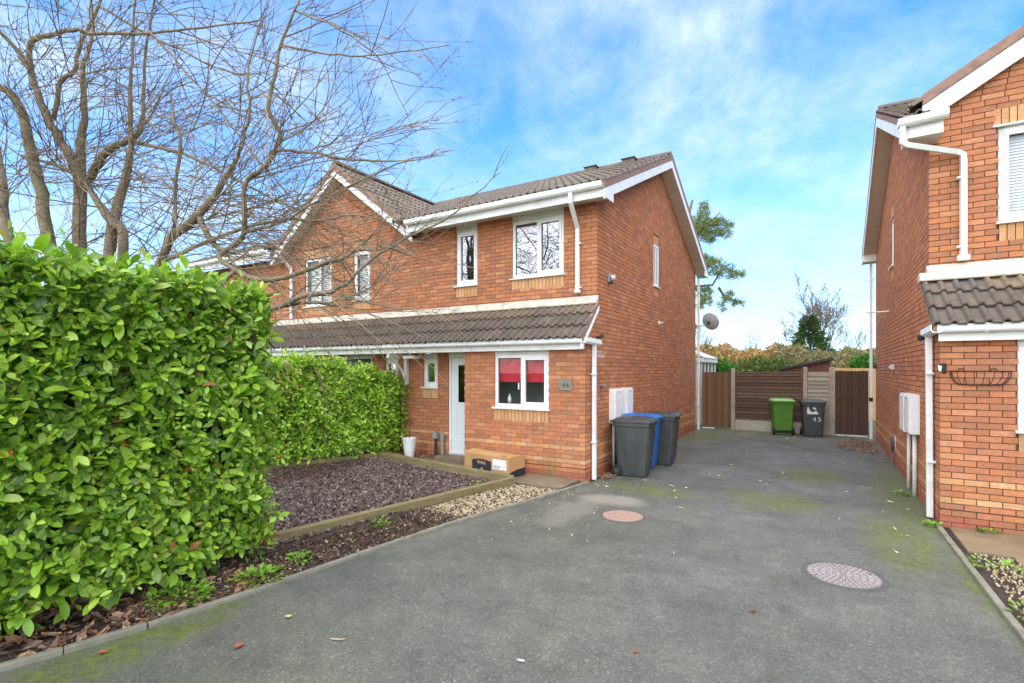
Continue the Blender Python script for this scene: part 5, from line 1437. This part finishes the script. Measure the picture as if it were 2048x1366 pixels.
MB().box(-6.5, cx1, cy0, cy1, 0, .6).build('dwarf_wall', MATS['upvc'], cs)
MB().box(-6.55, cx1 + .06, cy0 - .06, cy1 + .06, 2.12, 2.26).build('eaves_beam', MATS['upvc'], cs, bevel=.02)
for y_ in (cy0, cy0 + .62, cy0 + 1.25, cy0 + 1.9, cy1 - .06): MB().box(cx1 - .06, cx1, y_, y_ + .06, .6, 2.12).build('mullion', MATS['upvc'], cs)
MB().box(cx1 - .04, cx1 - .03, cy0, cy1, .6, 2.12).build('pane', MATS['glass'], cs)
MB().box(-6.5, cx1 - .07, cy0, cy0 + .03, .6, 2.12).build('front_panel', MATS['upvc'], cs)
MB().prism([(cx1 + .08, cy0, 2.26), (cx1 + .08, cy1, 2.26), (-5.0, cy1 - .8, 2.95), (-5.0, cy0 + .8, 2.95)], (0, 0, .04)).build('roof', MATS['soffit'], cs)

for x0, x1, lb in ((-3.32, -2.95, 'white threshold strip under the reddish brown gate'), (.30, 1.06, 'white threshold strip under the dark brown gate')):
    solo('gate_threshold', MB().box(x0, x1, FY - .05, FY - .02, 0, .035), 'upvc_aged', lb, 'threshold', 'gate thresholds', bevel=.004)

# ------------------------------------------------------------------ background planting
def blades(n, fn, cols, name, mat, parent=None, kind='stuff', label=None, cat=None):
    V, F, C = [], [], []
    for i in range(n):
        p, d, w, L = fn(i)
        d = d.normalized(); s = d.orthogonal().normalized(); a = random.uniform(0, 6.28); s = (s * math.cos(a) + d.cross(s) * math.sin(a)) * w
        k = len(V); q = p + d * L
        V += [tuple(p - s * .4), tuple(p + s * .4), tuple(p + d * L * .5 + s), tuple(q), tuple(p + d * L * .5 - s)]
        F.append((k, k + 1, k + 2, k + 3, k + 4)); C.append(random.choice(cols) if not callable(cols) else cols(p))
    off = Vector(root_loc(parent)) if parent else Vector((0, 0, 0))
    me = bpy.data.meshes.new(name); me.from_pydata([(v[0] - off.x, v[1] - off.y, v[2] - off.z) for v in V], [], F); set_cols(me, C)
    o = link(name, me, MATS[mat], parent)
    if kind: o['kind'] = kind
    if label: o['label'] = label; o['category'] = cat
    return o
random.seed(5)
def rdir(up=.3): return Vector((random.gauss(0, 1), random.gauss(0, 1), random.gauss(up, .8)))
ORA = [(.42,.21,.065), (.36,.17,.055), (.48,.27,.09), (.28,.17,.08), (.38,.26,.11)]
ORA = [tuple(c * 1.25 for c in q) for q in ORA]  # lightened: distance haze is put into the scrub colours
DUL = [(.16,.12,.075), (.20,.15,.09), (.13,.11,.07), (.17,.155,.075), (.12,.14,.05), (.22,.16,.09)]
DUL = [tuple(c * 1.25 for c in q) for q in DUL]  # same haze lightening painted into the dull tones
GRN = [(.075,.12,.03), (.10,.145,.04), (.13,.15,.045)]
def thick_col(p):
    r = random.random()
    u_, v_, d_ = proj(*p)
    if u_ < 1550: return random.choice(ORA if r < .62 else (DUL if r < .85 else GRN))
    return random.choice(DUL if r < .68 else (GRN if r < .86 else ORA))
def thick_top(x, y): 
    u_, v_, d_ = proj(x, y, 2)
    return (42 + 6 * math.sin(u_ * .045) + 4 * math.sin(u_ * .13 + 1) - 8 * (u_ > 1640)) / 1024 * d_ + CAM_H
def tf(i):
    while True:
        y = random.uniform(33, 46); x = random.uniform(-16, 9)
        u_, v_, d_ = proj(x, y, 2)
        if 1340 < u_ < 1800: break
    z = random.random() ** .7 * (thick_top(x, y))
    return Vector((x, y, z)), rdir(.6), random.uniform(.03, .06), random.uniform(.15, .38)
blades(30000, tf, thick_col, 'bramble_thicket', 'shrub', None, 'stuff', 'orange and brown autumn scrub filling the skyline behind the fence', 'scrub')
struct(MB().prism([(-24, 40, -.1), (16, 44, -.1), (16, 44, 2.6), (-24, 40, 2.6)], (0, 3, 0)).build('hill', MATS['turf']))

def bush(name, c, r, n, cols, label, w=.045, L=.16, cat='bush', group=None, mat='shrub'):
    root = thing(name, (c[0], c[1], 0), label, cat, group)
    def f(i):
        while True:
            q = Vector((random.uniform(-1, 1), random.uniform(-1, 1), random.uniform(-1, 1)))
            if .35 < q.length < 1: break
        k = 1 + .18 * math.sin(q.x * 9) * math.sin(q.z * 8 + q.y * 5)
        return Vector((c[0] + q.x * r[0] * k, c[1] + q.y * r[1] * k, max(.05, c[2] + q.z * r[2] * k))), q + rdir(.2) * .5, w, L
    blades(n, f, cols, 'foliage', mat, root)
    MB().tube([(c[0], c[1], 0), (c[0], c[1], c[2])], .04, 6, (.1, .07, .05)).build('stem', MATS['twig'], root)
    return root
p = at(1442, 740, 22.0); bush('garden_bush', (p.x, p.y, 1.55), (.62, .6, .72), 1500, [(.07,.19,.025), (.09,.24,.03), (.05,.14,.02)], 'bright green bush above the brown side gate')
p = at(1728, 740, 24.0); bush('garden_bush', (p.x, p.y, 1.75), (.62, .6, .80), 1500, [(.07,.19,.025), (.09,.24,.03), (.05,.14,.02)], 'bright green bush above the dark gate')
p = at(1530, 740, 27.0); bush('garden_bush', (p.x, p.y, 1.7), (1.9, .8, .8), 1800, GRN + [(.14,.16,.05), (.10,.16,.03)], 'low tangled green growth behind the middle fence panel', .05, .22)
# evergreen
root = thing('conifer_tree', tuple(at(1618, 739, 40) * Vector((1, 1, 0)).x if False else (at(1618, 739, 40).x, at(1618, 739, 40).y, 0)), 'small dark evergreen tree on the skyline', 'tree')
cx, cy = root.location.x, root.location.y
def ef(i):
    h = random.random() ** .8; r = (1 - h) * 2.2 + .15; a = random.uniform(0, 6.28); rr = r * (.35 + .65 * random.random()) * (1 + .25 * math.sin(h * 22 + a * 2))
    return Vector((cx + math.cos(a) * rr, cy + math.sin(a) * rr, 1.6 + h * 4.4)), Vector((math.cos(a), math.sin(a), random.gauss(.1, .5))), .06, random.uniform(.25, .5)
blades(2600, ef, [(.05,.10,.028), (.07,.13,.035), (.09,.14,.05), (.04,.075,.025)], 'crown', 'shrub', root)
MB().tube([(cx, cy, 0), (cx + .1, cy, 3), (cx, cy, 5.8)], [.14, .09, .02], 7, (.12, .09, .06)).build('trunk', MATS['twig'], root)

def grow(m, p, d, L, r, depth, col, spread=.5, up=.15, seg=4, taper=.6, nb=(3, 5), ends=None, minr=.003):
    pts, rad = [p.copy()], [r]; dd = d.copy()
    for i in range(seg):
        dd = (dd + Vector((random.gauss(0, .12), random.gauss(0, .12), random.gauss(up * .4, .10)))).normalized()
        pts.append(pts[-1] + dd * (L / seg)); rad.append(max(minr, r * (1 - (1 - taper * .6) * (i + 1) / seg)))
    m.tube(pts, rad, 6 if r > .03 else (4 if r > .012 else 3), col, cap=False)
    if ends is not None and depth == 0: ends.append(pts)
    if depth > 0:
        for k in range(random.randint(*nb)):
            t_ = random.uniform(.3, 1.0); i = min(seg - 1, int(t_ * seg)); q = pts[i].lerp(pts[i + 1], t_ * seg - i)
            ax = dd.orthogonal().normalized(); a = random.uniform(0, 6.28); ax = ax * math.cos(a) + dd.cross(ax) * math.sin(a)
            nd_ = (dd + ax * spread * random.uniform(.6, 1.4) + Vector((0, 0, up))).normalized()
            grow(m, q, nd_, L * random.uniform(.5, .75), max(minr, r * .5), depth - 1, col, spread, up, seg, taper, nb, ends, minr)
# bare tree on the skyline
bp = at(1642, 739, 40.5)
root = thing('bare_tree', (bp.x, bp.y, 0), 'bare slender tree on the skyline right of the evergreen', 'tree', 'bare trees on the skyline')
m = MB(); m.tube([(bp.x, bp.y, 0), (bp.x, bp.y, 2.6), (bp.x + .08, bp.y, 4.4)], [.16, .13, .10], 7, (.17,.14,.10)); m.build('trunk', MATS['twig'], root)
m = MB()
for i in range(11):
    a = random.uniform(0, 6.28); zz = random.uniform(2.2, 4.6)
    grow(m, Vector((bp.x, bp.y, zz)), Vector((math.cos(a) * .85, math.sin(a) * .85, 1)).normalized(), random.uniform(1.8, 3.0), .055, 3, (.16,.13,.095), .75, .16, 4, .5, (3, 5), None, .013)
m.build('branches', MATS['twig'], root)['kind'] = 'stuff'
for (uu, dd, hh, lb) in ((1700, 38, 1.9, 'thin bare sapling at right of the skyline scrub'), (1405, 30, 1.6, 'thin bare twigs rising beside the conservatory'), (1500, 38, 1.6, 'sparse bare sapling above the orange scrub')):
    bp = at(uu, 739, dd); root = thing('bare_tree', (bp.x, bp.y, 0), lb, 'tree', 'bare trees on the skyline')
    m = MB(); m.tube([(bp.x, bp.y, 0), (bp.x, bp.y, 2.6)], [.05, .03], 5, (.16,.13,.095)); m.build('trunk', MATS['twig'], root)
    m = MB()
    for i in range(5):
        a = random.uniform(0, 6.28)
        grow(m, Vector((bp.x, bp.y, random.uniform(1.8, 2.6))), Vector((math.cos(a) * .5, math.sin(a) * .5, 1)).normalized(), hh * random.uniform(.7, 1), .02, 2, (.16,.13,.095), .5, .2, 4, .5, (3, 4), None, .010)
    m.build('branches', MATS['twig'], root)['kind'] = 'stuff'
# pine behind the left house
D = 27.0
tp = at(1335, 739, D)
root = thing('pine_tree', (tp.x, tp.y, 0), 'pine tree with clumped needles behind the left house gable', 'tree')
top = at(1385, 400, D)
MB().tube([(tp.x, tp.y, 0), (tp.x + .2, tp.y, 5), tuple(at(1365, 470, D)), tuple(top)], [.35, .28, .18, .05], 9, (.20,.13,.085)).build('trunk', MATS['twig'], root)
br_m = MB(); tufts = []
def pine_branch(pix, r):
    pts = [at(a, b, D + dd) for a, b, dd in pix]
    br_m.tube(pts, [r * (1 - .7 * i / (len(pts) - 1)) for i in range(len(pts))], 6, (.10,.075,.055))
    return pts
clus = []
for pix, cl in (([(1360, 500, 0), (1400, 462, -.4), (1425, 440, -.6), (1440, 425, -.6)], [(1402, 445, 20), (1424, 458, 22), (1408, 425, 12), (1440, 448, 15), (1450, 466, 12), (1412, 476, 18), (1394, 455, 22), (1457, 452, 8), (1408, 412, 7)]),
                ([(1365, 575, 0), (1402, 572, -.3), (1425, 570, -.5), (1437, 550, -.6), (1450, 535, -.6), (1480, 548, -.7)], [(1415, 522, 16), (1435, 528, 13), (1455, 537, 11), (1475, 550, 9), (1488, 549, 6), (1440, 548, 10), (1405, 530, 14), (1462, 552, 9), (1425, 545, 8)]),
                ([(1437, 575, -.5), (1447, 590, -.6), (1470, 603, -.7), (1485, 605, -.8)], [(1450, 600, 10), (1468, 605, 9), (1483, 606, 6), (1440, 612, 6), (1447, 620, 4), (1460, 590, 7)]),
                ([(1375, 560, 0), (1402, 590, .3), (1412, 600, .3)], [(1405, 590, 14), (1412, 603, 12), (1400, 612, 9), (1415, 580, 10)])):
    pine_branch(pix, .075)
    for (a, b, rr) in cl:
        for k in range(int(rr * rr * .13) + 3):
            ang = random.uniform(0, 6.28); q = math.sqrt(random.random()) * rr
            clus.append(at(a + math.cos(ang) * q, b + math.sin(ang) * q * .8, D - .5 + random.gauss(0, .45)))
br_m.build('branches', MATS['twig'], root)
def pf(i):
    c = clus[i % len(clus)]
    return c + Vector((random.gauss(0, .05), random.gauss(0, .05), random.gauss(0, .05))), rdir(.5), .014, random.uniform(.14, .28)
blades(len(clus) * 14, pf, [(.15,.20,.045), (.19,.25,.055), (.11,.15,.035), (.24,.29,.09), (.16,.15,.05)], 'needles', 'shrub', root)

# ------------------------------------------------------------------ the bare cherry tree
random.seed(11)
TD_ = 8.0
base = at(175, 739 + 1024 * CAM_H / TD_, TD_); base.z = 0
tree = thing('bare_tree', tuple(base), 'large bare multi-stemmed cherry tree rising behind the tall hedge', 'tree', 'bare trees in the front gardens')
SCOL, TCOL, RCOL = (.27,.215,.13), (.22,.17,.10), (.22,.14,.10)
limbs = [   # (u, v, depth, radius px)
 [(95,470,7.8,15),(78,366,7.8,14),(58,293,7.7,13),(44,227,7.6,11),(22,190,7.5,10),(-30,150,7.4,8),(-90,60,7.3,5)],
 [(157,494,8.0,16),(161,403,8.0,15),(157,348,8.0,14),(120,280,7.9,11),(91,227,7.8,10),(62,146,7.7,8),(29,95,7.6,6),(-20,40,7.5,4)],
 [(161,403,8.0,13),(161,286,8.1,11),(170,238,8.1,9),(165,150,8.2,6),(185,60,8.3,5),(180,-40,8.4,3)],
 [(179,360,8.0,10),(205,311,7.9,10),(256,278,7.8,9),(282,260,7.8,7),(286,205,7.8,5),(290,110,7.8,4),(310,0,7.8,3),(320,-60,7.8,2)],
 [(220,490,7.7,14),(238,403,7.7,12),(253,348,7.7,10),(262,293,7.7,8),(260,201,7.7,6),(263,120,7.7,4),(270,0,7.7,3)],
 [(249,490,7.6,12),(220,440,7.6,12),(190,395,7.7,9),(160,355,7.8,7),(110,330,7.9,5),(40,310,8.0,3)],
 [(330,500,7.4,11),(366,458,7.3,11),(421,403,7.2,10),(450,359,7.2,8),(480,300,7.1,5),(500,220,7.0,4),(497,130,7.0,3),(530,30,7.0,2)],
 [(439,500,7.2,8),(487,465,7.0,8),(488,370,6.9,7),(527,337,6.8,7),(549,300,6.8,8),(560,267,6.8,7),(537,216,6.7,7),(549,154,6.7,6),(560,92,6.7,5),(589,22,6.6,4),(610,-40,6.6,3)],
 [(15,470,8.3,13),(5,366,8.3,11),(-10,280,8.4,8),(-30,150,8.5,5)],
 [(351,455,7.4,5),(351,366,7.4,5),(362,286,7.4,5),(350,240,7.4,4),(340,180,7.4,2)],
 [(62,146,7.7,8),(64,84,7.6,8),(146,59,7.5,6),(176,66,7.5,5),(300,66,7.4,4),(403,55,7.3,3),(520,40,7.2,2)],
 [(110,235,7.9,7),(121,165,7.9,7),(146,143,7.9,7),(165,80,7.9,6),(198,11,7.9,5),(215,-60,7.9,3)],
 [(439,520,7.0,7),(520,560,6.6,8),(600,545,6.5,8),(655,524,6.4,8),(686,516,6.4,7),(715,498,6.3,3),(760,500,6.3,2),(830,470,6.2,1.5)],
 [(430,600,6.8,8),(540,618,6.5,8),(600,592,6.4,9),(660,585,6.4,8),(700,560,6.3,6),(760,505,6.2,5),(830,468,6.1,4),(900,432,6.0,3),(955,385,6.0,2),(1000,345,6.0,1.2)],
 [(330,520,7.4,7),(450,470,7.1,6),(560,440,6.9,4),(640,442,6.7,4),(700,430,6.6,3),(760,440,6.5,2),(800,455,6.5,1.3)],
 [(487,465,7.0,6),(560,445,6.8,4),(640,400,6.7,3),(700,370,6.6,3),(790,330,6.5,2),(890,310,6.4,1.3)],
 [(549,300,6.8,5),(620,305,6.7,4),(690,318,6.6,4),(760,322,6.5,3),(830,318,6.4,2),(905,300,6.4,1.3)],
 [(500,620,6.7,6),(580,610,6.5,5),(660,602,6.4,4),(720,600,6.3,3),(800,620,6.2,1.5)],
 [(560,92,6.7,4),(640,105,6.6,3),(720,112,6.5,2.5),(810,104,6.5,2),(900,90,6.4,1.2)],
 [(589,22,6.6,3),(680,60,6.5,2.5),(760,120,6.5,2),(800,200,6.5,1.4),(830,260,6.4,1)],
 [(256,278,7.8,6),(340,300,7.5,5),(420,330,7.3,4),(520,385,7.0,3),(600,420,6.9,2),(690,470,6.8,1.2)],
 [(300,66,7.4,4),(360,130,7.3,3.5),(430,210,7.2,3),(500,300,7.0,2.4),(560,370,6.9,1.8),(620,430,6.8,1)],
 [(198,11,7.9,4),(280,60,7.7,3.5),(360,100,7.5,3),(450,140,7.3,2.2),(540,150,7.1,1.5)],
]
seeds = []
built = []
for li, L in enumerate(limbs):
    pts = [at(a, b, d) for a, b, d, r in L]; rad = [max(.0035, r * d / 1024 * (.74 if r > 9.5 else .66)) for a, b, d, r in L]
    if L[0][1] >= 455 and L[0][3] >= 11:
        pts = [base + Vector((random.gauss(0, .08), random.gauss(0, .08), 0)), base.lerp(pts[0], .45) + Vector((0, 0, .25))] + pts; rad = [rad[0] * 1.5, rad[0] * 1.15] + rad
    elif built:
        q = min(built, key=lambda t_: (t_[0] - pts[0]).length)
        if (q[0] - pts[0]).length > .02:
            pts = [q[0]] + pts; rad = [min(q[1], rad[0] * 1.15)] + rad
    # smooth
    sp, sr = [], []
    for i in range(len(pts) - 1):
        p0, p1, p2, p3 = pts[max(0, i - 1)], pts[i], pts[i + 1], pts[min(len(pts) - 1, i + 2)]
        for k in range(4):
            t_ = k / 4
            sp.append(.5 * ((2 * p1) + (p2 - p0) * t_ + (2 * p0 - 5 * p1 + 4 * p2 - p3) * t_ * t_ + (3 * p1 - p0 - 3 * p2 + p3) * t_ ** 3) + Vector((random.gauss(0, .008), random.gauss(0, .008), random.gauss(0, .008))))
            sr.append(rad[i] * (1 - t_) + rad[i + 1] * t_ * 1.0)
    sp.append(pts[-1]); sr.append(rad[-1])
    built += list(zip(sp, sr))
    big = rad[0] > .07
    MB().tube(sp, sr, 9 if big else 6).build('stem' if big else 'branch', MATS['bark'], tree, smooth=True)
    for i in range(len(sp) - 1):
        n = (sp[i + 1] - sp[i]).length
        seeds.append((sp[i], (sp[i + 1] - sp[i]).normalized(), sr[i], n))
tw = MB(); ends = []
def arc(p, d, L, seg, bend):
    pts, dd = [p.copy()], d.copy()
    for i in range(seg):
        dd = (dd + bend / seg + Vector((random.gauss(0, .05), random.gauss(0, .05), random.gauss(0, .05)))).normalized()
        pts.append(pts[-1] + dd * (L / seg))
    return pts, dd
# sweeping boughs between limbs and twigs
bo = MB(); base_seeds = [q for q in seeds if q[2] < .085]
low_seeds = [q for q in seeds if 340 < proj(*q[0])[1] < 560 and proj(*q[0])[0] < 520]
for k in range(165):
    p, d, r, n = random.choice(base_seeds if k < 100 else low_seeds)
    uu = proj(*p)[0]
    if uu > 780: continue
    side = Vector((random.gauss(.75, .45), random.gauss(.35, .45), random.gauss(.05, .5)))
    L = random.uniform(1.1, 2.6) * (1 if uu < 560 else .65); r0 = random.uniform(.006, .012)
    pts, dd = arc(p, (side + d * .35).normalized(), L, 9, Vector((random.gauss(.1, .4), random.gauss(.1, .4), random.gauss(.05, .55))))
    bo.tube(pts, [r0 * (1 - .7 * i / 9) for i in range(10)], 5, random.choice(((.25,.20,.125), (.21,.17,.10), (.27,.22,.15))), cap=False)
    for i in range(9): seeds.append((pts[i], (pts[i + 1] - pts[i]).normalized(), r0 * .7, L / 9))
bo.build('boughs', MATS['twig'], tree, smooth=True)['kind'] = 'stuff'
def twig(p, d, L, r, droop, lev):
    seg = 6 if L > .5 else 3
    pts, dd = arc(p, d, L, seg, Vector((random.gauss(.05, .3), random.gauss(.05, .3), random.gauss(droop * 6, .35))))
    col = random.choice((SCOL, TCOL, TCOL, RCOL))
    tw.tube(pts, [r * (1 - .5 * i / seg) for i in range(seg + 1)], 3, col, cap=False)
    if lev > 0:
        for k in range(int(L * random.uniform(2.2, 4.2))):
            t_ = random.uniform(.15, 1.0) * seg; i = min(seg - 1, int(t_)); q = pts[i].lerp(pts[i + 1], t_ - i)
            ax = dd.orthogonal().normalized(); a = random.uniform(0, 6.28); ax = ax * math.cos(a) + dd.cross(ax) * math.sin(a)
            nd_ = (dd * 1.0 + ax * random.uniform(.3, .8)).normalized()
            twig(q, nd_, random.uniform(.2, .65) * min(1.2, L + .3), max(.0027, r * .62), droop * .5, lev - 1)
    else:
        ends.append(pts)
tot = sum(s[3] for s in seeds); NT_ = 640
for p, d, r, n in seeds:
    e = NT_ * n / tot * (.55 if r > .06 else 1.25)
    uu = proj(*p)[0]; short = 1.0 if uu < 620 else max(.35, 1 - (uu - 620) / 420)
    if uu > 760: e *= .6
    for k in range(int(e) + (random.random() < e % 1)):
        side = Vector((random.gauss(.45, .7), random.gauss(.05, .7), random.gauss(.1, .6)))
        nd_ = (side + d * .7).normalized()
        twig(p + d * random.random() * n, nd_, random.uniform(.6, 1.7) * short, random.uniform(.0052, .0085), random.uniform(-.05, .035), 2 if r > .012 else 1)
tw.build('twigs', MATS['twig'], tree)['kind'] = 'stuff'
bd = MB()
BCOL = [(.10,.05,.04), (.13,.07,.05), (.08,.045,.035)]
for pts in ends:
    for i in range(1, len(pts)):
        for k in range(2):
            c = pts[i - 1].lerp(pts[i], random.random()); s = random.uniform(.0045, .0085)
            if random.random() < .45: continue
            o = Vector((random.gauss(0, .008), random.gauss(0, .008), random.gauss(0, .008)))
            c = c + o
            bd.add([c + Vector((0, 0, s * 1.5)), c + Vector((s, 0, 0)), c + Vector((-s * .5, s * .86, 0)), c + Vector((-s * .5, -s * .86, 0)), c - Vector((0, 0, s * 1.3))],
                   [(0,1,2), (0,2,3), (0,3,1), (4,2,1), (4,3,2), (4,1,3)], random.choice(BCOL))
bd.build('buds', MATS['twig'], tree)['kind'] = 'stuff'
print('twig faces', len(tw.f), 'buds', len(bd.f))
